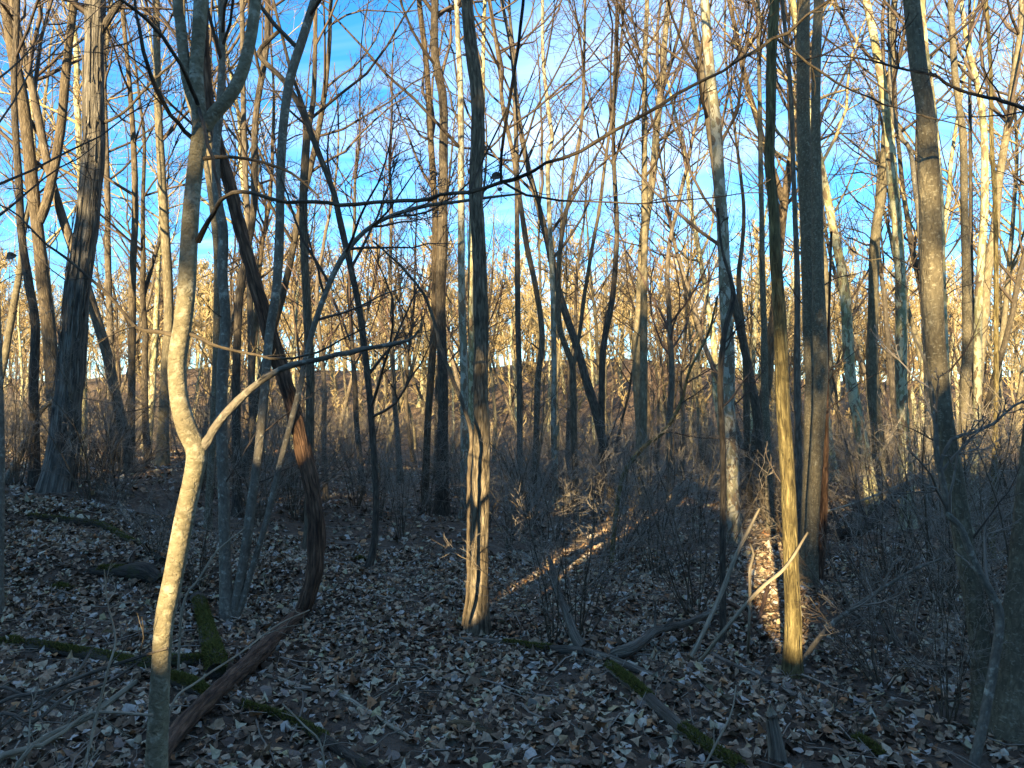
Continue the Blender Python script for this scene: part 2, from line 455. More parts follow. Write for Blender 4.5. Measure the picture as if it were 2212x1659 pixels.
def ground_mat():
    m, nt, b = new_mat('woodland_soil')
    tc = nt.nodes.new('ShaderNodeTexCoord'); v = tc.outputs['Object']
    vo = n_voro(nt, v, 13, 'F1'); ed = n_voro(nt, v, 13)
    g = nt.nodes.new('ShaderNodeSeparateColor'); link(nt, vo.outputs['Color'], g.inputs[0])
    ramp = nt.nodes.new('ShaderNodeValToRGB')
    e = ramp.color_ramp.elements; e[0].color = (0.09, 0.064, 0.042, 1); e[1].color = (0.42, 0.32, 0.21, 1)
    k = e.new(0.5); k.color = (0.22, 0.155, 0.10, 1); k = e.new(0.8); k.color = (0.32, 0.21, 0.12, 1)
    link(nt, g.outputs[0], ramp.inputs[0])
    sx = nt.nodes.new('ShaderNodeSeparateXYZ'); link(nt, v, sx.inputs[0])
    cover = n_range(nt, n_math(nt, 'ADD', sx.outputs[1], n_math(nt, 'MULTIPLY', n_noise(nt, v, 0.3, 3), 8)), 12, 22)
    c = n_mix(nt, n_range(nt, ed.outputs[0], 0.0, 0.12), (0.02, 0.015, 0.011), ramp.outputs[0])
    humus = n_mix(nt, n_noise(nt, v, 30, 4), (0.06, 0.045, 0.032), (0.17, 0.13, 0.092))
    c = n_mix(nt, cover, humus, c)
    c = n_mix(nt, n_range(nt, n_noise(nt, v, 0.9, 5), 0.3, 0.7), c, (0.7, 0.67, 0.65), 'MULTIPLY')
    link(nt, c, b.inputs['Base Color'])
    n_bump(nt, b, n_math(nt, 'ADD', g.outputs[1], n_noise(nt, v, 60, 5)), 0.9, 0.03)
    return m
M['ground'] = ground_mat()

def moss_mat():
    m, nt, b = new_mat('moss')
    g = nt.nodes.new('ShaderNodeNewGeometry')
    c = n_mix(nt, g.outputs['Random Per Island'], (0.05, 0.053, 0.01), (0.13, 0.12, 0.025))
    link(nt, c, b.inputs['Base Color']); b.inputs['Roughness'].default_value = 1.0
    return m
M['moss'] = moss_mat()

# ------------------------------------------------------------------ ground
def build_ground():
    def axis(lo, hi, near, fine):
        a = [0.0]
        while a[-1] < hi:
            s = fine if a[-1] < near else fine + (a[-1] - near) * 0.12
            a.append(a[-1] + s)
        b = [0.0]
        while b[-1] > lo:
            s = fine if -b[-1] < near else fine + (-b[-1] - near) * 0.12
            b.append(b[-1] - s)
        return np.array(sorted(set(a + b)))
    xs = axis(-400, 400, 8, 0.14); ys = axis(-120, 600, 14, 0.14)
    X, Y = np.meshgrid(xs, ys, indexing='xy')
    Z = ground_height(X, Y)
    mb = MB()
    nx, ny = len(xs), len(ys)
    i = np.arange(ny - 1)[:, None] * nx + np.arange(nx - 1)[None, :]
    q = np.stack([i, i + 1, i + nx + 1, i + nx], -1).reshape(-1, 4)
    mb.raw(np.stack([X, Y, Z], -1), q)
    o = mb.obj('ground', M['ground'], bark=False)
    return tag(o, 'leaf covered floor of the bare winter wood', kind='structure')
ground = build_ground()

# ------------------------------------------------------------------ hand-placed trees
RNG = np.random.RandomState(11)

def ridge_disp(kind, seed, flare=True, r_base=0.1):
    def f(th, L, R):
        u = th / (2 * np.pi)
        low = (vnoise(u * 5, L * 2.2, 5, seed) - 0.5) * 0.16 + (vnoise(u * 8, L * 7, 8, seed + 1) - 0.5) * 0.07
        out = R * low
        if kind in ('furrow', 'furrow_y', 'brown', 'dark'):
            n = 14
            rid = np.abs(vnoise(u * n + 0.15 * np.sin(L * 7), L * 4.5, n, seed + 2) - 0.5) * 2
            out = out + R * 0.08 * (rid - 0.5)
        elif kind == 'vine':
            n = 11
            rid = np.abs(vnoise(u * n + L * 0.8, L * 4.0, n, seed + 2) - 0.5) * 2
            out = out + R * 0.3 * (rid - 0.5)
        elif kind == 'shaggy':
            n = 12
            rid = vnoise(u * n, L * 1.5, n, seed + 2)
            out = out + R * 0.16 * (rid - 0.5)
        if flare:
            lobes = 0.75 + 0.5 * vnoise(u * 5, L * 0.5, 5, seed + 3)
            out = out + R * (0.25 if kind == 'shaggy' else 0.75) * lobes * np.exp(-L / (r_base * 2.0 + 0.06))
        return out
    return f

def px_line(pts, d):
    """traced pixels (x, y, width[, depth]) -> rows x, y, z, radius"""
    rows = []
    for p in pts:
        dd = p[3] if len(p) > 3 else d
        q = at(p[0], p[1], dd)
        rows.append([q[0], q[1], q[2], 0.5 * p[2] * dd / F_PX])
    return rows

def extend_up(rows, height, rng, rend=0.012, lean=0.5):
    """carry a traced stem on past the top of the picture to its full height"""
    p = np.array(rows[-1][:3]); r = rows[-1][3]
    d = p - np.array(rows[-2][:3]); d /= np.linalg.norm(d)
    top = height - p[2]
    if top < 0.4: return rows
    n = max(3, int(top / 0.7))
    for i in range(n):
        d = d * 0.8 + np.array([rng.normal(0, 0.07), rng.normal(0, 0.07), 0.35]); d /= np.linalg.norm(d)
        p = p + d * top / n
        rows.append([p[0], p[1], p[2], r + (rend - r) * (i + 1) / n])
    return rows

def hand_tree(name, label, bark, pts, d=None, stems=(), branches=(), height=None, flare=True, twig='twig', k=(12, 5, 5, 1), t0=0.4,
              low_twigs=6, sides=20, step=0.06, seed=0, group=None, cat='tree', rmin=0.0035, extend=True, ground_pts=(), wscale=1.0, up=0.06, ang=0.85, ln=(0.30, 0.42, 0.45, 0.5)):
    rng = np.random.RandomState(100 + seed)
    if d is None:
        g = on_ground(pts[0][0], pts[0][1]); d = g[1]
    rows = px_line([(p[0], p[1], p[2] * wscale) + tuple(p[3:]) for p in pts], d)
    if pts[0][1] is not None:
        x, y, z, r = rows[0]
        base = gh(x, y)
        if z > base + 0.05:                        # the foot is hidden in the picture: carry it down to the ground
            slope = (rows[1][0] - x) / max(rows[1][2] - z, 0.1)
            rows.insert(0, [x - slope * (z - base) * 0.5, y, base, r * 1.12])
    foot = np.array([rows[0][0], rows[0][1], gh(rows[0][0], rows[0][1])])
    rows.insert(0, [rows[0][0], rows[0][1], foot[2] - 0.12, rows[0][3] * 1.05])
    r0 = rows[1][3]
    if height is None: height = min(17.0, 5.0 + 55 * r0 * 2)
    if extend: rows = extend_up(rows, height, rng)
    t = thing(name, label, cat, tuple(foot), group)
    mb = MB()
    main = catmull_cut(rows, step, 6.5)
    mb.tubes(main[:, :3], np.maximum(main[:, 3], 0.004), sides, ridge_disp(bark, seed, flare, r0), cap1=True)
    P0, R0 = resample(main[:, :3], main[:, 3], 40)
    PS, RS = [P0], [R0]
    for s in stems:
        sp = px_line(s['pts'], s.get('d', d))
        if s.get('extend', True): sp = extend_up(sp, s.get('height', height), rng)
        c = catmull_cut(sp, step, 6.5)
        if s.get('ground'):
            c[0, 2] = gh(c[0, 0], c[0, 1]) - 0.1
        mb.tubes(c[:, :3], np.maximum(c[:, 3], 0.003), max(8, sides - 6), ridge_disp(bark, seed + 7, False, r0), cap1=True)
        a, b = resample(c[:, :3], c[:, 3], 40); PS.append(a); RS.append(b)
    mb.obj('trunk', M[bark], t)
    cm = MB()
    if k[0]:
        crown_mesh(cm, np.array(PS), np.array(RS), rng, k, t0, rmin=rmin, up=up, ang=ang, ln=ln)
    if low_twigs:                                   # thin shoots on the lower trunk
        a, ar = grow(np.array(PS), np.array(RS), low_twigs, 0.12, max(t0, 0.3), 1.0, 0.06, 8, 0.04, 0.12, 0.2, rmin * 0.8, rng)
        cm.tubes(a, ar, 4)
        b, br = grow(a, ar, 3, 0.25, 0.95, 0.6, 0.4, 6, 0.03, 0.14, 0.6, rmin * 0.6, rng)
        cm.tubes(b, br, 3)
    if cm.n: cm.obj('crown', M[twig], t)
    for br_ in branches:
        hand_branch(t, br_, d, rng, M[bark], M[twig], rmin)
    return t

def hand_branch(t, br_, d, rng, bm, tm, rmin):
    bp = px_line(br_['pts'], br_.get('d', d))
    c = catmull(bp, 0.05)
    c[:, :3] += rng.normal(0, 0.0022, (len(c), 3)); c[:, 3] *= rng.uniform(0.88, 1.14, len(c))
    m2 = MB(); m2.tubes(c[:, :3], np.maximum(c[:, 3], 0.0015), 10, cap1=True, cap0=True)
    n = br_.get('twigs', 8)
    if n:
        P, R = resample(c[:, :3], c[:, 3], 24)
        a, ar = grow(P[None], R[None], n, 0.15, 1.0, 0.8, br_.get('tl', 0.22), 8, 0.03, 0.14, 0.5, rmin, rng, angsd=0.25)
        m3 = MB(); m3.tubes(a, ar, 5)
        b, br = grow(a, ar, 3, 0.2, 0.95, 0.7, 0.4, 6, 0.03, 0.16, 0.6, rmin * 0.8, rng)
        m3.tubes(b, br, 3)
    o = m2.obj('branch', M[br_['mat']] if 'mat' in br_ else bm, t)
    if n: tag(m3.obj('twigs', M[br_['mat']] if 'mat' in br_ else bm, o), kind='stuff')
    return o

# --- the pale sapling in front
sapling = hand_tree('sapling', 'smooth pale grey sapling with a kinked stem and a low side branch', 'smooth',
    [(337, 1690, 48), (345, 1500, 45), (354, 1350, 45), (373, 1250, 45), (397, 1120, 44), (417, 1030, 44), (424, 975, 48), (403, 925, 48), (387, 860, 45), (383, 780, 44),
     (394, 700, 43), (402, 620, 42), (408, 520, 41), (415, 430, 39), (425, 340, 38), (433, 280, 40), (428, 220, 36), (424, 160, 34), (428, 100, 33), (434, 0, 34), (438, -120, 30)],
    d=2.95, height=7.2, seed=1, wscale=0.9, sides=28, step=0.03, k=(12, 5, 4, 2), t0=0.7, low_twigs=0, rmin=0.002, twig='twig',
    stems=[dict(pts=[(440, 275, 30), (466, 242, 28), (500, 203, 27), (525, 150, 26), (542, 80, 25), (553, 0, 24), (560, -100, 22)], height=6.3),
           dict(pts=[(426, 235, 26), (408, 185, 25), (397, 120, 24), (390, 50, 24), (384, -30, 22)], height=6.0)],
    branches=[dict(pts=[(424, 985, 26), (448, 952, 22), (462, 930, 20), (490, 893, 18), (540, 840, 16), (605, 800, 14), (700, 773, 12), (780, 757, 11), (840, 744, 9), (880, 735, 7), (906, 714, 5)], d=2.95, twigs=5, tl=0.16, mat='clump'),
              dict(pts=[(428, 520, 13), (452, 475, 11, 2.85), (478, 433, 10, 2.7), (505, 413, 9, 2.6), (550, 418, 8.5, 2.55), (620, 437, 8.5, 2.5), (680, 437, 8, 2.45), (738, 443, 8, 2.4), (810, 437, 8, 2.35), (900, 433, 8, 2.3), (950, 423, 8, 2.25), (1010, 413, 8.5, 2.2), (1085, 394, 9, 2.1), (1130, 380, 8, 2.05), (1180, 356, 8, 2.0),
                         (1290, 306, 8, 1.95), (1350, 270, 7.5, 1.92), (1430, 226, 7.5, 1.9), (1500, 183, 7.5, 1.87), (1560, 151, 7, 1.85), (1640, 102, 7, 1.82), (1700, 69, 7, 1.8), (1800, -10, 6.5, 1.75), (1960, -120, 5, 1.7)], twigs=11, tl=0.09, mat='brown'),
              dict(pts=[(1085, 395, 5, 2.1), (1140, 422, 5, 2.1), (1250, 436, 4, 2.15), (1400, 438, 3.5, 2.2), (1500, 430, 3, 2.25), (1640, 415, 2.4, 2.3)], twigs=5, tl=0.25, mat='brown'),
              dict(pts=[(1085, 396, 7, 2.1), (1082, 330, 7, 2.05), (1095, 250, 7, 2.0), (1112, 150, 8, 1.95), (1124, 60, 8, 1.9), (1132, -40, 7, 1.85)], twigs=0, mat='dark'),
              dict(pts=[(1100, 230, 5, 2.0), (1050, 330, 4, 2.0), (1010, 420, 3, 2.0)], twigs=0, mat='dark'),
              dict(pts=[(1680, 82, 5, 1.8), (1775, 160, 5, 1.85), (1880, 212, 4, 1.9), (1975, 245, 3, 1.95), (2100, 280, 2, 2.0)], twigs=3, tl=0.2, mat='brown'),
              dict(pts=[(425, 345, 10), (470, 340, 8), (525, 342, 7), (600, 360, 6), (650, 390, 5), (690, 428, 4)], twigs=4, mat='brown'),
              dict(pts=[(372, 722, 10), (330, 716, 9), (290, 705, 8), (240, 645, 7), (165, 575, 6), (100, 528, 5), (40, 465, 4), (-30, 430, 3)], twigs=6, tl=0.2, mat='brown'),
              dict(pts=[(402, 718, 8), (440, 735, 7), (475, 750, 6), (550, 766, 6), (610, 777, 5), (660, 768, 5), (738, 735, 4), (800, 700, 3)], twigs=4, tl=0.18, mat='brown'),
              dict(pts=[(440, 316, 12), (415, 300, 10), (385, 268, 10, 2.85), (350, 220, 10, 2.75), (322, 155, 9, 2.65), (300, 60, 7, 2.6), (285, -40, 6, 2.6)], twigs=4, tl=0.3, mat='dark'),
              dict(pts=[(432, 235, 10), (405, 170, 9, 2.8), (375, 115, 9, 2.7), (320, 42, 8, 2.6), (260, 0, 7, 2.5), (200, -60, 6, 2.4)], twigs=4, tl=0.3, mat='dark'),
              dict(pts=[(424, 215, 9), (450, 310, 8, 2.8), (465, 370, 7, 2.8), (476, 428, 6, 2.75)], twigs=0, mat='dark'),
              ])

# --- the reddish trunk that lies along the ground and then rises
def lying(pts, lift=0.6):
    out = []
    for x, y, w in pts:
        g = on_ground(x, y)
        d = g[1]
        out.append((x, y, w, d))
    return out
vine_low = [(352, 1640, 30, 3.62), (390, 1575, 38, 3.95), (440, 1522, 38, 4.3), (500, 1466, 38, 4.75), (560, 1410, 37, 5.3), (620, 1352, 36, 5.95), (650, 1325, 34, 6.15)]
vine_low = [(x, y, w, on_ground(x, y, 0.05)[1]) for x, y, w, _ in vine_low]
hand_tree('twisted_tree', 'reddish shaggy trunk lying along the ground then rising in a curve', 'vine',
    vine_low + [(664, 1290, 32, 6.2), (676, 1240, 34, 6.2), (682, 1180, 36, 6.2), (681, 1110, 36, 6.2), (670, 1040, 36, 6.2), (652, 960, 34, 6.2), (632, 880, 33, 6.2), (608, 800, 32, 6.2), (577, 700, 31, 6.2),
                (548, 600, 30, 6.2), (521, 500, 28, 6.2), (496, 400, 27, 6.2), (468, 300, 25, 6.2), (452, 220, 22, 6.2), (444, 120, 20, 6.2), (440, 0, 18, 6.2), (436, -90, 16, 6.2)],
    d=3.62, seed=2, sides=30, step=0.03, flare=False, height=8.5, t0=0.78, k=(10, 5, 5, 2), low_twigs=2)

# --- the three-stemmed clump beside it
hand_tree('clump_tree', 'pale lichened tree of three thin stems from one foot beside the reddish trunk', 'clump',
    [(491, 1340, 27), (487, 1250, 24), (485, 1150, 24), (483, 1050, 24), (479, 920, 23), (480, 800, 22), (487, 690, 22), (480, 590, 22), (482, 500, 21), (470, 430, 20), (466, 340, 18), (474, 240, 17), (480, 120, 15), (478, 0, 14), (476, -90, 13)],
    seed=3, sides=18, t0=0.5, height=9,
    stems=[dict(pts=[(500, 1335, 22), (510, 1300, 22), (530, 1190, 21), (546, 1070, 20), (560, 970, 20), (571, 850, 20), (582, 725, 20), (597, 625, 20), (604, 500, 20), (607, 350, 20), (614, 250, 19), (628, 165, 19), (653, 85, 19), (679, 0, 18), (705, -90, 17)], height=9.5, ground=True),
           dict(pts=[(508, 1335, 14), (520, 1312, 14), (547, 1220, 13), (577, 1120, 13), (607, 995, 13), (645, 850, 13), (666, 750, 13), (688, 675, 13), (717, 600, 12), (745, 548, 12), (788, 500, 11), (837, 470, 10), (912, 446, 9), (987, 436, 7), (1060, 426, 6), (1130, 418, 4)], extend=False, ground=True)])

# --- left-hand group
shaggy = hand_tree('shaggy_tree', 'big shaggy barked tree with long peeling strips and a flared foot', 'shaggy',
    [(122, 1056, 66), (138, 960, 58), (148, 870, 55), (158, 750, 52), (166, 650, 50), (178, 540, 49), (188, 480, 48), (196, 410, 46), (202, 330, 45), (203, 220, 42), (203, 125, 42), (205, 0, 43), (207, -90, 40)],
    seed=4, sides=32, step=0.06, height=16, t0=0.42, low_twigs=10, k=(14, 5, 5, 1),
    branches=[dict(pts=[(205, 90, 20), (232, 45, 14), (262, 0, 12), (300, -60, 9)], twigs=4, mat='dark'),
              dict(pts=[(215, 270, 8), (270, 240, 6), (330, 175, 5), (380, 130, 4)], twigs=4, mat='dark')])
hand_tree('forked_tree', 'brown barked forked tree close behind the shaggy barked tree', 'brown',
    [(128, 1010, 30), (122, 900, 29), (114, 825, 28), (107, 725, 27), (95, 625, 26), (84, 520, 25), (72, 425, 25), (62, 325, 25), (50, 225, 25), (30, 125, 24), (10, 0, 22), (-5, -90, 21)],
    d=12.0, seed=5, sides=18, height=15, t0=0.35, low_twigs=8,
    stems=[dict(pts=[(85, 480, 20), (100, 438, 20), (120, 350, 19), (134, 250, 19), (145, 125, 17), (160, 0, 16), (168, -90, 14)], height=14)])
hand_tree('dark_tree', 'dark trunk half hidden behind the foot of the shaggy barked tree', 'dark',
    [(74, 1045, 21), (74, 930, 20), (72, 830, 19), (76, 700, 18), (60, 600, 17), (46, 500, 16), (40, 380, 15), (30, 200, 13), (36, 60, 12), (40, -60, 10)], d=10.6, seed=6, sides=14, height=12)
hand_tree('leaning_sapling', 'grey sapling leaning against the foot of the shaggy barked tree', 'clump',
    [(14, 1044, 15), (44, 980, 14), (66, 930, 13), (90, 886, 11), (120, 860, 9), (146, 830, 7), (175, 795, 5)], seed=7, sides=12, extend=False, k=(3, 4, 3), t0=0.5, low_twigs=2, ln=(0.2, 0.4, 0.4), flare=False)
hand_tree('slender_tree', 'slim trunk cut by the frame beside the mossy bank', 'clump',
    [(-2, 1325, 16), (1, 1150, 15), (2, 960, 14), (-3, 760, 13), (-10, 500, 12), (-14, 200, 10), (-16, -60, 9)], seed=8, sides=14, height=8)
hand_tree('pale_tree', 'pale straight trunk in sun between the shaggy tree and the sapling', 'bpale',
    [(352, 950, 22), (356, 830, 21), (364, 700, 20), (362, 600, 20), (352, 420, 18), (341, 220, 16), (338, 0, 14), (337, -80, 13)], d=15.5, seed=9, sides=14, height=16, t0=0.45, group=None)
for i, (lab, bk, dd, pts) in enumerate([
    ('slim dark trunk beyond the shaggy tree, leaning a little left', 'brown', 14.0, [(283, 960, 16), (285, 780, 15), (286, 600, 15), (292, 450, 13), (285, 250, 11), (262, 0, 8), (255, -60, 7)]),
    ('thin grey trunk seen just beyond the shaggy tree', 'bgrey', 17.0, [(246, 940, 15), (240, 750, 14), (233, 560, 13), (232, 420, 12), (226, 200, 10), (222, 0, 8), (220, -60, 7)]),
    ('slim grey trunk between the sapling and the three-stemmed clump', 'grey', 9.5, [(452, 1080, 15), (462, 880, 14), (468, 700, 14), (466, 520, 13), (440, 330, 12), (400, 180, 11), (396, 0, 10), (396, -60, 9)]),
    ('dark trunk forking behind the three-stemmed clump', 'dark', 10.5, [(512, 1075, 19), (510, 850, 18), (516, 660, 17), (530, 560, 16), (548, 450, 15), (552, 260, 14), (576, 100, 13), (578, 0, 12), (582, -60, 11)]),
    ('thin straight grey trunk rising above the clump and the reddish trunk', 'bgrey', 12.5, [(545, 1020, 13), (541, 700, 13), (536, 500, 12), (526, 250, 11), (523, 0, 10), (523, -60, 9)]),
    ('brown trunk standing beyond the bend of the reddish trunk', 'brown', 9.0, [(668, 1085, 19), (669, 900, 19), (670, 800, 18), (665, 700, 18), (656, 500, 18), (657, 380, 18), (664, 290, 16), (678, 200, 11), (682, 0, 9), (684, -60, 8)]),
    ]):
    hand_tree('slender_tree', lab, bk, pts, d=dd, seed=20 + i, sides=14, t0=0.4, height=13, low_twigs=8)

hand_tree('crooked_tree', 'thin dark crooked tree on the slope between the reddish and the furrowed trunk', 'dark',
    [(795, 1232, 16), (808, 1180, 15), (812, 1120, 14), (812, 1055, 14), (804, 930, 14), (796, 830, 14), (777, 675, 14), (757, 575, 14), (737, 490, 14), (720, 415, 13), (686, 325, 13), (652, 240, 13), (625, 190, 12), (600, 160, 11), (568, 130, 11), (560, 112, 10), (575, 92, 10), (604, 66, 9)],
    seed=30, sides=14, extend=False, k=(9, 5, 4, 2), t0=0.25, low_twigs=6,
    stems=[dict(pts=[(686, 325, 9), (650, 215, 8), (630, 160, 8), (610, 80, 7), (590, 0, 6), (575, -80, 5)], height=9)])

# --- centre
hand_tree('furrowed_tree', 'straight furrowed trunk standing alone in the open leaf litter', 'furrow',
    [(1030, 1366, 47), (1032, 1280, 43), (1036, 1180, 41), (1040, 1080, 38), (1040, 930, 35), (1038, 830, 34), (1040, 700, 32), (1037, 600, 31), (1032, 500, 31), (1027, 400, 31), (1032, 300, 31), (1030, 200, 31), (1017, 100, 30), (1009, 0, 26), (1004, -90, 25)],
    seed=31, sides=44, step=0.03, height=12, t0=0.45, low_twigs=0,
    branches=[dict(pts=[(1000, 1350, 7, 5.65), (1010, 1280, 8, 5.6), (1012, 1150, 8, 5.6), (1013, 1030, 9, 5.6), (1018, 940, 9, 5.62), (1002, 880, 9, 5.7), (982, 830, 9, 5.8), (955, 760, 8, 5.9), (930, 670, 7, 6.0), (905, 620, 6, 6.0), (850, 560, 5, 6.0), (805, 520, 4, 6.0)], twigs=2, tl=0.06, mat='brown')])
hand_tree('dark_tree', 'tall dark trunk leaning slightly beyond the furrowed trunk', 'dark',
    [(955, 1112, 29), (956, 980, 25), (957, 830, 23), (953, 700, 22), (952, 600, 22), (957, 450, 21), (958, 350, 20), (957, 215, 20), (940, 130, 18), (938, 60, 17), (940, 0, 17), (941, -90, 16)], seed=32, sides=20, height=16, t0=0.5, low_twigs=10)
for i, (nm, lab, bk, dd, pts) in enumerate([
    ('slender_tree', 'brown trunk pressed up behind the tall dark trunk', 'bbrown', 15.0, [(918, 1085, 16), (925, 900, 16), (938, 700, 15), (940, 480, 14), (930, 300, 14), (922, 150, 13), (905, 0, 11), (898, -80, 9)]),
    ('sycamore_tree', 'pale mottled sycamore just left of the lone furrowed trunk', 'syc_grey', 13.0, [(1004, 1090, 19), (1003, 950, 18), (1002, 800, 17), (997, 600, 16), (996, 400, 15), (995, 200, 13), (989, 80, 11), (984, -60, 10)]),
    ('sycamore_tree', 'yellowish sycamore mostly hidden behind the furrowed trunk', 'syc', 15.0, [(1016, 1060, 15), (1018, 900, 14), (1018, 760, 13), (1017, 600, 12), (1020, 450, 11), (1040, 300, 10), (1044, 100, 9), (1050, -60, 8)]),
    ('slender_tree', 'brown sinuous trunk right of the lone furrowed trunk', 'brown', 13.0, [(1152, 1112, 15), (1157, 1000, 14), (1162, 830, 13), (1171, 725, 13), (1158, 625, 12), (1137, 525, 12), (1122, 425, 11), (1107, 325, 10), (1087, 240, 10), (1077, 125, 9), (1057, 0, 8), (1050, -60, 7)]),
    ('slender_tree', 'thin straight trunk running close beside the sinuous brown one', 'bgrey', 14.0, [(1124, 1095, 14), (1123, 950, 13), (1122, 830, 12), (1119, 700, 12), (1117, 500, 11), (1115, 300, 10), (1107, 125, 9), (1083, 0, 8), (1075, -60, 7)]),
    ('sycamore_tree', 'thin pale sycamore with a kink high on its stem', 'syc_grey', 14.0, [(1200, 1060, 14), (1196, 900, 13), (1197, 780, 12), (1193, 600, 11), (1186, 450, 10), (1183, 335, 10), (1193, 300, 9), (1183, 225, 9), (1173, 125, 8), (1172, 0, 7), (1172, -60, 6)]),
    ('slender_tree', 'straight grey brown trunk with few low limbs among the central shrubs', 'bpale', 14.5, [(1388, 1070, 19), (1389, 900, 18), (1390, 800, 17), (1391, 600, 15), (1392, 450, 14), (1392, 300, 13), (1393, 150, 11), (1398, 0, 10), (1400, -60, 9)]),
    ('slender_tree', 'dark bent trunk left of the straight grey brown one', 'dark', 13.0, [(1296, 1100, 16), (1300, 950, 15), (1300, 830, 14), (1304, 745, 14), (1322, 650, 13), (1330, 560, 12), (1332, 480, 11), (1325, 300, 9), (1330, 100, 7), (1335, -60, 6)]),
    ]):
    hand_tree(nm, lab, bk, pts, d=dd, seed=40 + i, sides=14, t0=0.42, height=15, low_twigs=4, twig='twig' if i % 2 else 'darktwig')
hand_tree('forked_tree', 'thin tree splitting low into rising forks behind the central shrubs', 'brown',
    [(1246, 1100, 14), (1240, 950, 14), (1237, 800, 14), (1226, 760, 13), (1208, 700, 12), (1206, 600, 11), (1215, 500, 10), (1235, 400, 9), (1258, 250, 8), (1262, 100, 6), (1265, -60, 5)], d=12.0, seed=50, sides=12, height=12, t0=0.4,
    stems=[dict(pts=[(1237, 800, 10), (1252, 720, 9), (1262, 640, 9), (1282, 520, 8), (1295, 450, 8), (1310, 330, 7), (1330, 200, 6), (1345, 50, 5), (1350, -60, 4)], height=11)])

# --- right-hand group
hand_tree('sycamore_tree', 'mottled sycamore with flaking brown bark and a warm reddish foot', 'syc_grey',
    [(1586, 1172, 30), (1583, 1030, 26), (1578, 930, 25), (1574, 830, 27), (1572, 750, 27), (1566, 625, 27), (1562, 500, 25), (1555, 400, 24), (1547, 275, 23), (1531, 125, 22), (1522, 0, 20), (1518, -80, 19)], seed=60, sides=20, height=16, t0=0.5)
hand_tree('dark_sapling', 'thin dark sapling crossing in front of the flaking sycamore', 'dark',
    [(1562, 1392, 15), (1561, 1280, 13), (1561, 1180, 13), (1562, 980, 13), (1556, 830, 13), (1562, 740, 13), (1572, 690, 12), (1585, 645, 12), (1578, 600, 8), (1560, 540, 6), (1550, 450, 5)], seed=61, sides=14, extend=False, k=(5, 4, 4), t0=0.5, low_twigs=4, ln=(0.14, 0.4, 0.4))
hand_tree('furrowed_tree', 'yellow lit furrowed trunk between the leaning sticks and the arching brush', 'furrow_y',
    [(1710, 1456, 35), (1713, 1355, 33), (1710, 1255, 32), (1707, 1155, 31), (1702, 1055, 30), (1697, 955, 29), (1690, 855, 29), (1686, 750, 28), (1682, 650, 26), (1675, 550, 24), (1671, 450, 23), (1662, 350, 22), (1665, 250, 22), (1667, 125, 22), (1673, 0, 21), (1676, -90, 20)], seed=62, sides=36, step=0.03, height=9, t0=0.55, low_twigs=4)
twin = hand_tree('twin_tree', 'two grey lichened trunks grown tight together', 'grey',
    [(1745, 1265, 30), (1745, 1180, 29), (1748, 1050, 28), (1752, 930, 29), (1755, 830, 30), (1752, 750, 30), (1746, 600, 30), (1742, 450, 29), (1737, 300, 28), (1735, 150, 27), (1735, 0, 27), (1735, -90, 26)], seed=63, sides=26, step=0.04, height=13, t0=0.5, low_twigs=5,
    stems=[dict(pts=[(1756, 1262, 24), (1754, 1180, 25), (1758, 1080, 26), (1764, 980, 27), (1770, 880, 28), (1773, 800, 30), (1771, 720, 29), (1767, 600, 26), (1765, 450, 23), (1762, 300, 21), (1763, 150, 20), (1768, 0, 20), (1772, -90, 19)], ground=True, d=7.2, height=12)])
hand_tree('slender_tree', 'reddish brown slanted stem crossing the foot of the twin grey trunks', 'vine',
    [(1764, 1262, 22), (1770, 1200, 20), (1776, 1140, 19), (1781, 1055, 16), (1785, 960, 10), (1786, 880, 8), (1790, 700, 6), (1796, 500, 5)], seed=64, sides=14, extend=False, k=(4, 3, 3), low_twigs=2, ln=(0.12, 0.4, 0.4))
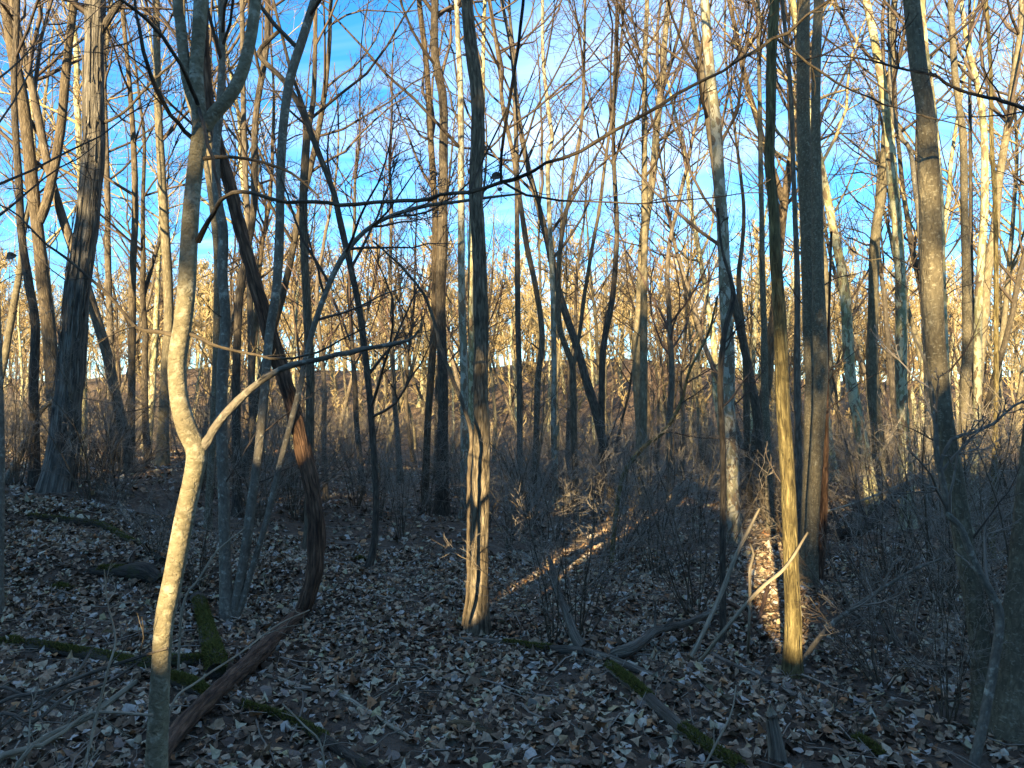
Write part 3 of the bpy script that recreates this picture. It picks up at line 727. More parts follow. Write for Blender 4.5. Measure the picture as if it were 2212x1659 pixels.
for i, (nm, lab, bk, dd, pts) in enumerate([
    ('slender_tree', 'slim dark trunk left of the yellow lit furrowed one', 'grey', 11.0, [(1666, 1150, 17), (1658, 980, 16), (1652, 830, 15), (1650, 700, 13), (1647, 600, 12), (1645, 450, 11), (1642, 300, 10), (1640, 150, 9), (1637, 0, 9), (1636, -60, 8)]),
    ('forked_tree', 'thin brown tree forking beside the flaking sycamore', 'brown', 13.0, [(1620, 1110, 15), (1614, 950, 14), (1610, 780, 13), (1598, 650, 12), (1596, 590, 11), (1604, 520, 9), (1606, 440, 8), (1590, 300, 6), (1570, 150, 5)]),
    ('slender_tree', 'grey trunk showing in the gap beside the twin trunks', 'bgrey', 10.0, [(1727, 1180, 16), (1724, 1000, 15), (1722, 830, 14), (1722, 600, 12), (1715, 400, 10), (1708, 200, 9), (1690, 0, 8), (1684, -60, 7)]),
    ('sycamore_tree', 'tall pale sycamore with yellow and cream patches', 'syc', 11.5, [(1960, 1105, 26), (1955, 980, 24), (1947, 830, 23), (1947, 725, 23), (1947, 650, 23), (1942, 550, 22), (1935, 450, 22), (1927, 375, 21), (1920, 275, 20), (1905, 175, 19), (1890, 90, 17), (1871, 0, 15), (1860, -70, 14)]),
    ('slender_tree', 'bent grey stem rising between the pale sycamore and the big grey trunk', 'clump', 11.0, [(2006, 1130, 14), (2004, 900, 13), (1996, 650, 12), (1985, 475, 11), (1976, 400, 11), (1966, 325, 10), (1945, 295, 10), (1928, 240, 9), (1922, 120, 7), (1920, -60, 6)]),
    ('sycamore_tree', 'cream sycamore stem close behind the big grey trunk', 'syc', 9.0, [(2062, 1120, 14), (2050, 900, 14), (2040, 700, 13), (2034, 500, 12), (2030, 400, 12), (2018, 250, 12), (2008, 165, 12), (2000, 100, 11), (1992, 0, 10), (1988, -60, 9)]),
    ('slender_tree', 'dark grey trunk right of the big grey trunk', 'grey', 9.5, [(2078, 1150, 21), (2080, 1000, 20), (2084, 830, 20), (2090, 750, 20), (2088, 600, 18), (2083, 450, 16), (2080, 300, 15), (2062, 150, 14), (2053, 0, 12), (2048, -60, 11)]),
    ('slender_tree', 'very thin dark straight stem among the trunks on the brushy side', 'dark', 11.5, [(2108, 1130, 10), (2104, 830, 9), (2098, 575, 8), (2097, 400, 8), (2095, 200, 7), (2095, 0, 6), (2095, -60, 5)]),
    ('sycamore_tree', 'yellow cream sycamore bowed above the tangled brush', 'syc', 11.0, [(2100, 1150, 18), (2108, 950, 17), (2112, 830, 17), (2113, 675, 17), (2120, 550, 16), (2126, 450, 16), (2126, 300, 14), (2115, 200, 12), (2086, 75, 10), (2070, -60, 8)]),
    ('slender_tree', 'straight yellowish brown vine-like stem beside the bowed sycamore', 'furrow_y', 9.0, [(2142, 1160, 13), (2150, 950, 11), (2152, 830, 10), (2152, 600, 10), (2150, 450, 9), (2142, 300, 9), (2140, 150, 8), (2130, 0, 8), (2126, -60, 7)]),
    ]):
    hand_tree(nm, lab, bk, pts, d=dd, seed=70 + i, sides=16, t0=0.45, height=14, low_twigs=8, twig='redtwig' if i % 3 == 0 else 'twig')
hand_tree('grey_tree', 'big smooth grey speckled trunk leaning inward above the tangled brush', 'grey',
    [(2127, 1572, 42), (2120, 1430, 39), (2105, 1305, 38), (2082, 1180, 38), (2058, 1030, 39), (2036, 905, 39), (2026, 810, 40), (2017, 700, 41), (2012, 575, 43), (2010, 450, 43), (2005, 325, 41), (1997, 225, 38), (1981, 125, 36), (1968, 0, 34), (1958, -90, 32)],
    seed=85, sides=32, step=0.03, height=8.5, t0=0.55, low_twigs=4)
hand_tree('leaning_tree', 'stout dark trunk leaning out past the frame with a long dark bough', 'grey',
    [(2186, 1590, 72), (2190, 1450, 62), (2197, 1330, 54), (2208, 1200, 48), (2222, 1050, 44), (2240, 850, 40), (2262, 600, 36), (2290, 300, 32), (2320, 0, 28), (2330, -90, 26)],
    seed=86, sides=28, step=0.04, height=7.5, t0=0.6, low_twigs=2,
    branches=[dict(pts=[(2288, 320, 14), (2250, 250, 11, 3.7), (2212, 234, 9, 3.6), (2150, 214, 8, 3.5), (2075, 195, 7, 3.4), (2010, 160, 6, 3.3), (1940, 148, 5, 3.3), (1880, 130, 4, 3.3), (1775, 118, 3, 3.3)], twigs=12, tl=0.22, mat='dark')])
hand_tree('crooked_shrub', 'crooked grey stem twisting up in front of the big grey trunk', 'clump',
    [(2104, 1655, 20), (2120, 1580, 19), (2144, 1455, 18), (2160, 1335, 17), (2140, 1280, 16), (2107, 1220, 16), (2076, 1142, 15), (2047, 1108, 14), (2040, 1055, 13), (2024, 985, 12), (2020, 900, 9), (2010, 830, 7), (1990, 760, 5), (1960, 700, 4)],
    seed=87, sides=16, step=0.03, extend=False, k=(7, 5, 4), t0=0.3, ln=(0.3, 0.4, 0.4), low_twigs=3, flare=False, twig='palebrush',
    branches=[dict(pts=[(2026, 1015, 9), (2055, 950, 8), (2100, 935, 7), (2146, 915, 6), (2190, 875, 5), (2240, 850, 4)], twigs=8)])
hand_tree('arching_sapling', 'long thin stem arching low over the brush from the yellow lit trunk', 'clump',
    [(1730, 1437, 11), (1785, 1360, 11), (1835, 1320, 10), (1900, 1275, 8), (1975, 1230, 6), (2040, 1205, 4)], seed=88, sides=10, extend=False, k=(8, 5, 4), t0=0.25, ln=(0.35, 0.4, 0.4), low_twigs=0, flare=False, twig='palebrush')
hand_tree('arching_sapling', 'yellow tinged sapling arching up out of the central shrubs', 'furrow_y',
    [(1322, 1200, 10), (1334, 1085, 10), (1350, 1020, 10), (1388, 968, 10), (1438, 928, 9), (1470, 870, 8), (1490, 800, 6), (1530, 720, 5), (1550, 640, 4)], d=8.6, seed=89, sides=10, extend=False, k=(7, 5, 4), t0=0.4, ln=(0.3, 0.4, 0.4), low_twigs=3, flare=False)

# --- peeling strips on the shaggy tree
def bark_strips():
    rng = np.random.RandomState(5)
    tr = [c for c in shaggy.children if c.name.startswith('trunk')][0]
    pts = np.array(catmull(px_line([(122, 1056, 66), (138, 960, 58), (148, 870, 55), (158, 750, 52), (166, 650, 50), (178, 540, 49), (188, 480, 48), (196, 410, 46), (202, 330, 45), (203, 220, 42), (203, 125, 42), (205, 0, 43)], on_ground(122, 1056)[1]), 0.05))
    L = len(pts)
    for i in range(70):
        s = rng.randint(10, L - 22); n = rng.randint(8, 20)
        a = rng.uniform(-2.6, -0.4) if rng.rand() < 0.8 else rng.uniform(0, 6.28)
        w = rng.uniform(0.018, 0.045); curl0, curl1 = rng.uniform(0.01, 0.04, 2) * (rng.rand(2) < 0.5)
        vs = []
        for j in range(n):
            u = j / (n - 1); p = pts[s + j]
            off = 0.004 + curl0 * max(0, 1 - u * 3) ** 2 + curl1 * max(0, u * 3 - 2) ** 2
            ww = w * (0.45 + 0.55 * math.sin(math.pi * min(max(u, 0.08), 0.92)))
            r = p[3] * 1.03 + off
            for k, (da, dr) in enumerate(((-1, 0.0), (0, 0.006), (1, 0.0), (0, -0.006))):
                ang = a + da * ww / p[3] * 0.5
                vs.append([p[0] + math.cos(ang) * (r + dr), p[1] + math.sin(ang) * (r + dr), p[2]])
        q = []
        for j in range(n - 1):
            for k in range(4):
                q.append([j * 4 + k, j * 4 + (k + 1) % 4, (j + 1) * 4 + (k + 1) % 4, (j + 1) * 4 + k])
        q += [[3, 2, 1, 0], [(n - 1) * 4 + k for k in range(4)]]
        mb = MB(); mb.raw(vs, q)
        mb.obj('bark_strip', M['shaggy'], tr)
bark_strips()

# ------------------------------------------------------------------ fallen logs, sticks, stump
def gl(pts, lift=0.8):
    """traced pixels (x, y, width) resting on the ground"""
    rows = []
    for p in pts:
        g = on_ground(p[0], p[1]); r = 0.5 * p[2] * g[1] / F_PX
        rows.append([g[0], g[1], gh(g[0], g[1]) + r * lift + (p[3] if len(p) > 3 else 0), r])
    return rows

def moss_blades(mb, P, R, rng, n, arc=1.2, h=0.02):
    """short blades on the upper side of a log"""
    i = rng.randint(0, len(P) - 1, n); f = rng.rand(n)[:, None]
    p = P[i] * (1 - f) + P[i + 1] * f; r = R[i]
    T = P[i + 1] - P[i]; T /= np.linalg.norm(T, axis=1, keepdims=True) + 1e-9
    side = np.cross(T, [0, 0, 1.0]); side /= np.linalg.norm(side, axis=1, keepdims=True) + 1e-9
    upv = np.cross(side, T)
    a = rng.uniform(-arc, arc, n)[:, None]
    nrm = upv * np.cos(a) + side * np.sin(a)
    root = p + nrm * r[:, None] * 0.95
    d = nrm + rng.normal(0, 0.55, (n, 3)); d /= np.linalg.norm(d, axis=1, keepdims=True)
    w = np.cross(d, rng.normal(size=(n, 3))); w /= np.linalg.norm(w, axis=1, keepdims=True) + 1e-9
    hh = (h * rng.uniform(0.5, 1.4, n))[:, None]
    V = np.stack([root - w * 0.004, root + w * 0.004, root + d * hh], 1).reshape(-1, 3)
    mb.raw(V, None, np.arange(3 * n).reshape(-1, 3))

def log(name, label, cat, rows, mat, group=None, sides=18, moss=None, stubs=0, seed=0, rough=1.0, step=0.03, twigs=0):
    rng = np.random.RandomState(seed + 500)
    c = catmull(rows, step)
    foot = (c[0, 0], c[0, 1], gh(c[0, 0], c[0, 1]))
    t = thing(name, label, cat, foot, group)
    def disp(th, L, R):
        u = th / (2 * np.pi)
        return R * rough * ((vnoise(u * 5, L * 3, 5, seed) - 0.5) * 0.4 + (vnoise(u * 11, L * 4, 11, seed + 1) - 0.5) * 0.22)
    mb = MB(); mb.tubes(c[:, :3], np.maximum(c[:, 3], 0.0025), sides, disp, cap0=True, cap1=True)
    if twigs:
        P, R = resample(c[:, :3], c[:, 3], 20)
        a, ar = grow(P[None], R[None], twigs, 0.2, 0.98, 0.75, 0.25, 7, 0.0, 0.12, 0.55, 0.002, rng)
        a[:, :, 2] = np.maximum(a[:, :, 2], ground_height(a[:, :, 0], a[:, :, 1]) + 0.01)
        mb.tubes(a, ar, 5)
        b, br = grow(a, ar, 3, 0.2, 0.95, 0.6, 0.45, 5, 0.0, 0.15, 0.6, 0.0015, rng); b[:, :, 2] = np.maximum(b[:, :, 2], ground_height(b[:, :, 0], b[:, :, 1]) + 0.01)
        mb.tubes(b, br, 3)
    stem = mb.obj('stem', M[mat], t)
    for i in range(stubs):
        s = rng.randint(2, len(c) - 2); a = rng.uniform(0.3, 2.8)
        p = c[s, :3]; T = c[s + 1, :3] - c[s - 1, :3]; T /= np.linalg.norm(T)
        sd = np.cross(T, [0, 0, 1]); sd /= np.linalg.norm(sd)
        d = sd * math.cos(a) + np.cross(sd, T) * math.sin(a) + T * 0.4
        if d[2] < 0: d[2] *= -1
        l = rng.uniform(0.08, 0.25); r = c[s, 3] * 0.3
        sm = MB(); sm.tubes(np.array([p, p + d * l * 0.5, p + d * l]), np.array([r, r * 0.8, r * 0.5]), 8, cap1=True)
        sm.obj('branch_stub', M[mat], stem)
    if moss:
        mm = MB()
        for (f0, f1, n) in moss:
            i0, i1 = int(f0 * (len(c) - 1)), max(int(f0 * (len(c) - 1)) + 3, int(f1 * (len(c) - 1)))
            seg = c[i0:i1 + 1]
            moss_blades(mm, seg[:, :3], seg[:, 3], rng, n)
        o = mm.obj('moss', M['moss'], stem, bark=False, smooth=False); o['kind'] = 'stuff'
    return t

log('fallen_log', 'weathered grey log across the litter below the leaning grey post', 'log',
    gl([(985, 1386, 12), (1087, 1397, 15), (1162, 1408, 17), (1237, 1413, 18), (1312, 1428, 18), (1387, 1457, 15), (1480, 1488, 9)]), 'wood', moss=[(0.2, 0.42, 1500)], stubs=3, seed=1)
log('mossy_log', 'half buried log with green moss at both ends and bare pale wood between', 'log',
    gl([(1315, 1448, 20), (1362, 1487, 26), (1412, 1532, 26), (1475, 1587, 26), (1530, 1630, 28), (1600, 1675, 30)]), 'wood', moss=[(0.0, 0.45, 2600), (0.68, 1.0, 2600)], seed=2)
log('mossy_log', 'thick mossy log pointing away beside the three-stemmed clump', 'log',
    gl([(426, 1298, 26), (436, 1335, 28), (450, 1390, 34), (462, 1440, 44), (466, 1470, 40)]), 'mosslog', moss=[(0.1, 1.0, 6500)], seed=3)
log('mossy_log', 'rotten mossy log lying crosswise behind the pale sapling', 'log',
    gl([(60, 1400, 20), (130, 1415, 24), (230, 1432, 24), (300, 1445, 24), (380, 1440, 26), (490, 1435, 20)]), 'mosslog', moss=[(0.0, 1.0, 5200)], seed=4)
log('mossy_log', 'short moss covered log hump touching the lying reddish trunk', 'log',
    gl([(350, 1470, 22), (385, 1482, 28), (420, 1496, 28), (450, 1510, 18)]), 'mosslog', moss=[(0.0, 1.0, 3200)], seed=5)
log('mossy_log', 'long dark decaying log with thin moss at the near side of the reddish trunk', 'log',
    gl([(495, 1520, 14), (550, 1540, 18), (610, 1560, 20), (680, 1595, 22), (745, 1635, 22), (800, 1672, 22)]), 'mosslog', moss=[(0.1, 0.6, 1800)], seed=6)
log('dead_branch', 'bleached pale branch lying in the leaves right of the reddish trunk', 'branch',
    gl([(560, 1458, 7), (600, 1470, 9), (650, 1490, 11), (737, 1508, 11), (812, 1552, 10), (890, 1598, 7)]), 'palewood', seed=7, stubs=2)
log('dead_stick', 'short whitish stick below the bend of the reddish trunk', 'stick', gl([(634, 1350, 5), (655, 1372, 7), (682, 1398, 5)]), 'palewood', seed=8, sides=10)
log('dark_log', 'dark mossy log along the foot of the left bank', 'log',
    gl([(62, 1120, 12), (150, 1132, 15), (215, 1142, 16), (280, 1176, 16), (350, 1218, 15)]), 'mosslog', moss=[(0.0, 0.9, 3000)], seed=9, stubs=3)
log('dead_branch', 'pale thin log lying far back near the shaggy tree', 'log', gl([(168, 987, 6), (250, 988, 7), (322, 984, 6)]), 'palewood', seed=10, sides=10)
log('fallen_branch', 'long grey fallen branch slanting across the litter by the broken stub', 'branch',
    gl([(1538, 1422, 15), (1580, 1445, 15), (1625, 1463, 15), (1690, 1496, 14), (1765, 1526, 12), (1835, 1546, 10), (1905, 1532, 5)]), 'wood', seed=11, stubs=2, twigs=6)
log('rotten_log', 'crumbling chunk of dark and yellow rotten wood in the open litter', 'log',
    gl([(955, 1577, 12), (985, 1575, 22), (1020, 1580, 22), (1060, 1592, 16), (1100, 1606, 9)]), 'rot', seed=12, rough=2.2)
log('rotten_log', 'dark rotten log sunk in the leaves beyond the broken stub', 'log',
    gl([(1815, 1585, 16), (1850, 1605, 20), (1890, 1630, 20), (1935, 1665, 22)]), 'mosslog', seed=13, moss=[(0.3, 0.8, 700)], rough=1.6)
log('dead_stick', 'bare grey stick lying along the bottom of the slope beside the sapling', 'stick',
    gl([(60, 1654, 8), (200, 1655, 9), (350, 1652, 10), (500, 1650, 9), (580, 1662, 6)]), 'wood', seed=14, sides=12)
log('dead_stick', 'thin peeled stick in the leaves before the rotten chunk', 'stick',
    gl([(1080, 1650, 5), (1150, 1648, 8), (1240, 1650, 9), (1330, 1664, 6)]), 'palewood', seed=15, sides=10, twigs=3)
log('fallen_branch', 'slim fallen branch beside the long grey one', 'branch', gl([(1640, 1480, 4), (1720, 1530, 5), (1790, 1560, 5), (1850, 1600, 4), (1880, 1640, 3)]), 'wood', seed=16, sides=8, twigs=6)

def free(pts):
    """traced pixels (x, y, width, depth)"""
    return px_line(pts, 1)
log('broken_bough', 'forked grey broken bough propped up from the weathered log', 'branch',
    [gl([(1325, 1424, 22)])[0]] + free([(1360, 1402, 26, 5.05), (1395, 1378, 24, 5.2), (1415, 1362, 20, 5.3), (1475, 1347, 15, 5.6), (1530, 1325, 11, 5.9), (1570, 1305, 6, 6.1)]), 'wood', seed=17, stubs=3, rough=1.5)
log('leaning_post', 'leaning grey dead stem tapering up out of the central shrub', 'dead tree',
    [gl([(1257, 1408, 24)])[0]] + free([(1240, 1370, 20, 5.3), (1222, 1318, 18, 5.45), (1205, 1275, 15, 5.6), (1195, 1240, 12, 5.7), (1185, 1200, 5, 5.8)]), 'wood', seed=18, rough=0.8)
log('leaning_stick', 'long pale stick leaning on the yellow lit furrowed trunk', 'stick',
    [gl([(1508, 1438, 8)])[0]] + free([(1550, 1380, 8, 4.7), (1595, 1325, 8, 4.66), (1645, 1270, 8, 4.62), (1697, 1225, 7, 4.58), (1745, 1150, 5, 4.58)]), 'palewood', seed=19, sides=10, rough=0.4)
log('leaning_stick', 'brown stick leaning against the thin dark sapling', 'stick',
    [gl([(1490, 1430, 11)])[0]] + free([(1525, 1355, 10, 5.1), (1565, 1265, 10, 5.25), (1590, 1200, 9, 5.3), (1625, 1130, 8, 5.35), (1641, 1098, 5, 5.35)]), 'palewood', seed=20, sides=10, rough=0.4)
log('upright_stick', 'small bright yellow forked stick standing upright among the leaning sticks', 'stick',
    [gl([(1615, 1418, 6)])[0]] + free([(1618, 1360, 6, 4.95), (1620, 1300, 6, 4.95), (1620, 1230, 6, 4.95), (1628, 1198, 5, 4.95), (1620, 1174, 4, 4.95)]), 'palewood', seed=21, sides=10, rough=0.4)
log('dead_stick', 'crooked orange brown stick on the leaves below the leaning sticks', 'stick', gl([(1545, 1322, 8, 0.1), (1590, 1338, 8, 0.1), (1633, 1356, 8, 0.05), (1655, 1320, 8, 0.12), (1664, 1300, 5, 0.2)]), 'vine', seed=22, sides=10, rough=0.5)
log('leaning_log', 'dark log leaning up into the brush beyond the twin trunks', 'log',
    [gl([(1815, 1165, 20)])[0]] + free([(1850, 1145, 21, 9.9), (1880, 1128, 21, 10.0), (1915, 1090, 19, 10.2), (1945, 1062, 14, 10.3), (1980, 1034, 8, 10.5)]), 'dark', seed=23)
log('leaning_stick', 'thin pale pole slanting through the brush past the twin trunks', 'stick',
    free([(1770, 1110, 5, 9.0), (1850, 1085, 5, 9.2), (1940, 1050, 5, 9.4), (1985, 1025, 4, 9.5)]) , 'palewood', seed=24, sides=8, rough=0.3)

# brushy branches heaped at the lower left
for i, (lab, pts, mt) in enumerate([
    ('thin pale branch rising across the foot of the sapling', [(-20, 1540, 8, 3.1), (100, 1492, 8, 3.05), (200, 1452, 8, 3.0), (280, 1426, 7, 2.95), (362, 1400, 5, 2.9)], 'wood'),
    ('thick tan branch of the brush heap left of the sapling', [(-20, 1660, 13, 2.7), (60, 1618, 13, 2.75), (110, 1588, 13, 2.8), (190, 1550, 13, 2.85), (250, 1506, 12, 2.9), (297, 1470, 9, 2.95)], 'palewood'),
    ('forked tan branch lowest in the brush heap', [(40, 1648, 9, 2.6), (90, 1610, 10, 2.65), (140, 1580, 9, 2.7), (200, 1540, 7, 2.8), (330, 1545, 6, 2.8)], 'palewood'),
    ('grey twiggy branch lying flat in the brush heap', [(-20, 1500, 7, 3.3), (60, 1505, 7, 3.25), (130, 1520, 6, 3.2), (200, 1545, 5, 3.1)], 'wood'),
    ('slender grey whip standing up out of the brush heap', [(180, 1655, 6, 2.7), (205, 1560, 6, 2.75), (235, 1440, 5, 2.8), (250, 1380, 4, 2.85), (232, 1300, 3, 2.9), (225, 1230, 2, 2.95)], 'palewood'),
    ('dark crossing branch under the brush heap', [(-10, 1590, 8, 2.9), (80, 1530, 8, 3.0), (160, 1460, 7, 3.15), (200, 1400, 5, 3.3)], 'wood'),
    ('bent twiggy bough on top of the brush heap', [(-15, 1560, 9, 2.8), (70, 1560, 8, 2.8), (150, 1500, 7, 2.85), (230, 1475, 6, 2.9), (300, 1430, 4, 2.95)], 'wood'),
    ]):
    rows = free(pts)
    g0 = rows[0]; z0 = gh(g0[0], g0[1])
    rows.insert(0, [g0[0] - 0.12, g0[1] - 0.05, min(z0 + 0.01, g0[2]), g0[3]])
    log('brush_branch', lab, 'branch', rows, mt, group=None, seed=30 + i, sides=10, rough=0.5, twigs=7)
for i, (lab, pts) in enumerate([
    ('thin whip slanting over the mossy log by the clump', [(395, 1310, 5, 4.6), (430, 1250, 5, 4.65), (470, 1190, 4, 4.7), (530, 1140, 3, 4.8)]),
    ('slim grey switch lying over the reddish trunk', [(370, 1528, 5, 3.4), (430, 1470, 5, 3.6), (520, 1410, 4, 4.2), (600, 1350, 4, 4.9), (668, 1318, 3, 5.6)]),
    ('thin curved twig beside the lying part of the reddish trunk', [(700, 1655, 5, 3.5), (690, 1600, 4, 3.55), (660, 1570, 4, 3.6), (610, 1520, 3, 3.7)]),
    ('white bent twig leaning over the mossy bottom log', [(1515, 1670, 5, 3.4), (1545, 1610, 5, 3.45), (1580, 1540, 4, 3.5), (1590, 1480, 3, 3.6)]),
    ]):
    rows = free(pts); g0 = rows[0]
    rows.insert(0, [g0[0] - 0.02, g0[1], gh(g0[0], g0[1]) - 0.02, g0[3]])
    log('thin_twig', lab, 'twig', rows, 'palewood', seed=40 + i, sides=8, rough=0.2, twigs=3)

def stump():
    g = on_ground(1680, 1645); d = g[1]; r = 0.5 * 27 * d / F_PX
    t = thing('broken_stub', 'short upright broken stub with a pale splintered top', 'stump', tuple(g))
    top = at(1670, 1545, d)[2]
    rows = catmull([[g[0], g[1], g[2] - 0.1, r * 1.25], [g[0], g[1], g[2] + 0.02, r * 1.1], [g[0] - 0.01, g[1], 0.5 * (g[2] + top), r], [g[0] - 0.025, g[1], top, r * 0.85]], 0.02)
    mb = MB()
    mb.tubes(rows[:, :3], rows[:, 3], 26, ridge_disp('furrow', 77, True, r), cap1=True)
    mb.obj('stem', M['wood'], t)
    sp = MB(); rng = np.random.RandomState(3)
    c = rows[-1]
    for i in range(9):
        a = rng.uniform(0, 6.28); rr = c[3] * rng.uniform(0.1, 0.75)
        b = np.array([c[0] + rr * math.cos(a), c[1] + rr * math.sin(a), c[2] - 0.02]); h = rng.uniform(0.02, 0.085) * (1.4 if math.cos(a) < 0 else 0.6)
        sp.tubes(np.array([b, b + [0, 0, h * 0.6], b + [rng.normal(0, 0.006), rng.normal(0, 0.006), h]]), np.array([0.014, 0.011, 0.003]), 6, cap1=True)
    sp.obj('splintered_top', M['palewood'], t)
stump()

log('rotten_log', 'ragged dark mossy log end on the left bank', 'log', gl([(345, 1262, 18), (318, 1256, 34), (280, 1250, 30), (235, 1243, 24), (190, 1238, 14)]), 'mosslog', moss=[(0.2, 0.9, 1800)], seed=50, rough=2.4)

def moss_cushion(label, px, py, w, seed):
    g = on_ground(px, py); rng = np.random.RandomState(seed); r = 0.5 * w * g[1] / F_PX
    t = thing('moss_cushion', label, 'moss', tuple(g))
    n = 10; m = 16; V = []
    for i in range(n):
        a = i / (n - 1) * math.pi / 2
        for j in range(m):
            b = j / m * 2 * math.pi; rr = r * math.cos(a) * (1 + 0.25 * math.sin(b * 3 + seed) + 0.1 * math.sin(b * 5))
            x, y = g[0] + rr * math.cos(b), g[1] + rr * math.sin(b) * 0.8
            V.append([x, y, gh(x, y) - 0.01 + r * 0.45 * math.sin(a)])
    q = [[i * m + j, i * m + (j + 1) % m, (i + 1) * m + (j + 1) % m, (i + 1) * m + j] for i in range(n - 1) for j in range(m)]
    mb = MB(); mb.raw(V, q); mb.obj('cushion', M['mosslog'], t)
    V = np.array(V); k = 900; idx = rng.randint(0, len(V), k); root = V[idx] + rng.normal(0, r * 0.1, (k, 3)) * [1, 1, 0.2]
    d = rng.normal(0, 0.4, (k, 3)) + [0, 0, 1]; wv = rng.normal(0, 0.004, (k, 3))
    mm = MB(); mm.raw(np.stack([root - wv, root + wv, root + d * 0.018], 1).reshape(-1, 3), None, np.arange(3 * k).reshape(-1, 3))
    o = mm.obj('moss', M['moss'], t, bark=False, smooth=False); o['kind'] = 'stuff'
moss_cushion('round moss cushion on the left bank below the dark log', 132, 1272, 46, 1)
moss_cushion('moss patch by the crooked tree foot', 778, 1208, 26, 2)
moss_cushion('low mossy mound at the frame edge beside the brush heap', 20, 1390, 60, 3)

# ------------------------------------------------------------------ shrubs
def shrub_mesh(seed, height, nstem, spread, dens, rstem=0.008, rmin=0.002):
    rng = np.random.RandomState(seed)
    mb = MB()
    n = nstem; a = rng.uniform(0, 6.28, n); rr = rng.uniform(0, 0.12, n)
    base = np.stack([rr * np.cos(a), rr * np.sin(a), np.full(n, -0.06)], -1)
    d = np.stack([np.cos(a) * spread * rng.uniform(0.3, 1.2, n), np.sin(a) * spread * rng.uniform(0.3, 1.2, n), np.ones(n)], -1)
    d /= np.linalg.norm(d, axis=1, keepdims=True)
    S = 12; P = np.empty((n, S, 3)); P[:, 0] = base; L = height * rng.uniform(0.6, 1.15, n)
    for s in range(1, S):
        d = d + rng.normal(0, 0.08, (n, 3)) + np.stack([np.cos(a), np.sin(a), 0 * a], -1) * 0.012; d /= np.linalg.norm(d, axis=1, keepdims=True)
        P[:, s] = P[:, s - 1] + d * (L / (S - 1))[:, None]
    R = (rstem * rng.uniform(0.6, 1.4, n))[:, None] * np.linspace(1, 0.3, S)[None]
    mb.tubes(P, R, 6)
    return mb, P, R, rng

SHR = []
for i, (h, ns, sp, kk, mt) in enumerate([(2.0, 12, 0.42, (8, 5, 2), 'palebrush'), (1.5, 12, 0.55, (8, 5, 2), 'palebrush'), (2.8, 10, 0.3, (9, 5, 2), 'palebrush'), (1.1, 13, 0.8, (6, 4, 2), 'darktwig'), (2.2, 11, 0.5, (8, 5, 2), 'palebrush')]):
    mb, P, R, rng = shrub_mesh(300 + i, h, ns, sp, kk)
    stems = mb.mesh('stems', M['brown'] if i % 2 == 0 else M['bgrey'])
    tw = MB()
    a, ar = grow(P, R, kk[0], 0.2, 0.98, 0.8, 0.33, 7, 0.02, 0.17, 0.6, 0.0028, rng); tw.tubes(a, ar, 4)
    b, br = grow(a, ar, kk[1], 0.15, 0.97, 0.75, 0.45, 5, 0.01, 0.2, 0.6, 0.0023, rng); tw.tubes(b, br, 3)
    c, cr = grow(b, br, kk[2], 0.2, 0.95, 0.7, 0.5, 4, 0.0, 0.2, 0.7, 0.0019, rng); tw.tubes(c, cr, 3)
    SHR.append((stems, tw.mesh('twigs', M[mt], bark=False), h))

def place(name, label, cat, group, parts, x, y, rz, sc, tilt=(0, 0), dz=0.0):
    t = bpy.data.objects.new(name, None); t.empty_display_size = 0.2
    t.location = (x, y, gh(x, y) + dz); t.rotation_euler = (tilt[0], tilt[1], rz); t.scale = (sc, sc, sc)
    COL.objects.link(t); tag(t, label, cat, group)
    for pn, me in parts:
        o = bpy.data.objects.new(pn, me); COL.objects.link(o); o.parent = t
        if pn == 'twigs': o['kind'] = 'stuff'
    return t

LAND = [('shaggy_tree', 'shaggy barked', 'the shaggy barked tree'), ('furrowed_tree', 'standing alone', 'the lone furrowed trunk'), ('furrowed_tree', 'yellow lit', 'the yellow lit furrowed trunk'),
        ('twin_tree', 'grown tight', 'the twin grey trunks'), ('sycamore_tree', 'tall pale sycamore', 'the tall pale sycamore'), ('sycamore_tree', 'warm reddish foot', 'the flaking sycamore'),
        ('grey_tree', 'big smooth', 'the big speckled grey trunk'), ('sycamore_tree', 'bowed', 'the bowed cream sycamore'), ('dark_tree', 'tall dark', 'the tall dark trunk'), ('sycamore_tree', 'kink high', 'the kinked pale sycamore'),
        ('slender_tree', 'sinuous', 'the sinuous brown trunk'), ('slender_tree', 'straight grey brown', 'the straight grey brown trunk'), ('forked_tree', 'splitting low', 'the low-forking thin tree'),
        ('slender_tree', 'dark bent', 'the dark bent trunk'), ('crooked_tree', 'thin dark crooked', 'the thin crooked tree'), ('slender_tree', 'bend of the reddish', 'the brown trunk past the reddish one'),
        ('pale_tree', 'pale straight', 'the pale straight sunlit trunk'), ('forked_tree', 'brown barked forked', 'the brown forked tree'), ('slender_tree', 'dark trunk forking', 'the dark forking trunk'),
        ('forked_tree', 'beside the flaking', 'the thin brown fork'), ('slender_tree', 'yellowish brown', 'the yellowish brown stem'), ('clump_tree', 'three thin', 'the three-stemmed clump'), ('slender_tree', 'dark grey trunk right', 'the dark grey trunk')]
LAND_AT = []
for o in list(bpy.data.objects):
    lab = o.get('label')
    if lab:
        for nm, key, phrase in LAND:
            if o.name.split('.')[0] == nm and key in lab: LAND_AT.append((o.location.x, o.location.y, phrase))
def where(x, y):
    d, px, py, ph = min(((x - a) ** 2 + (y - b) ** 2, a, b, p) for a, b, p in LAND_AT)
    d = math.sqrt(d)
    if y > 30:
        _, px, py, ph = min((abs(x / y - a / b), a, b, p) for a, b, p in LAND_AT)
    return ('close by ' if d < 1.6 else 'near ' if d < 3.5 else 'far beyond ' if y - py > 14 else 'some way behind ' if y > py else 'in front of ') + ph

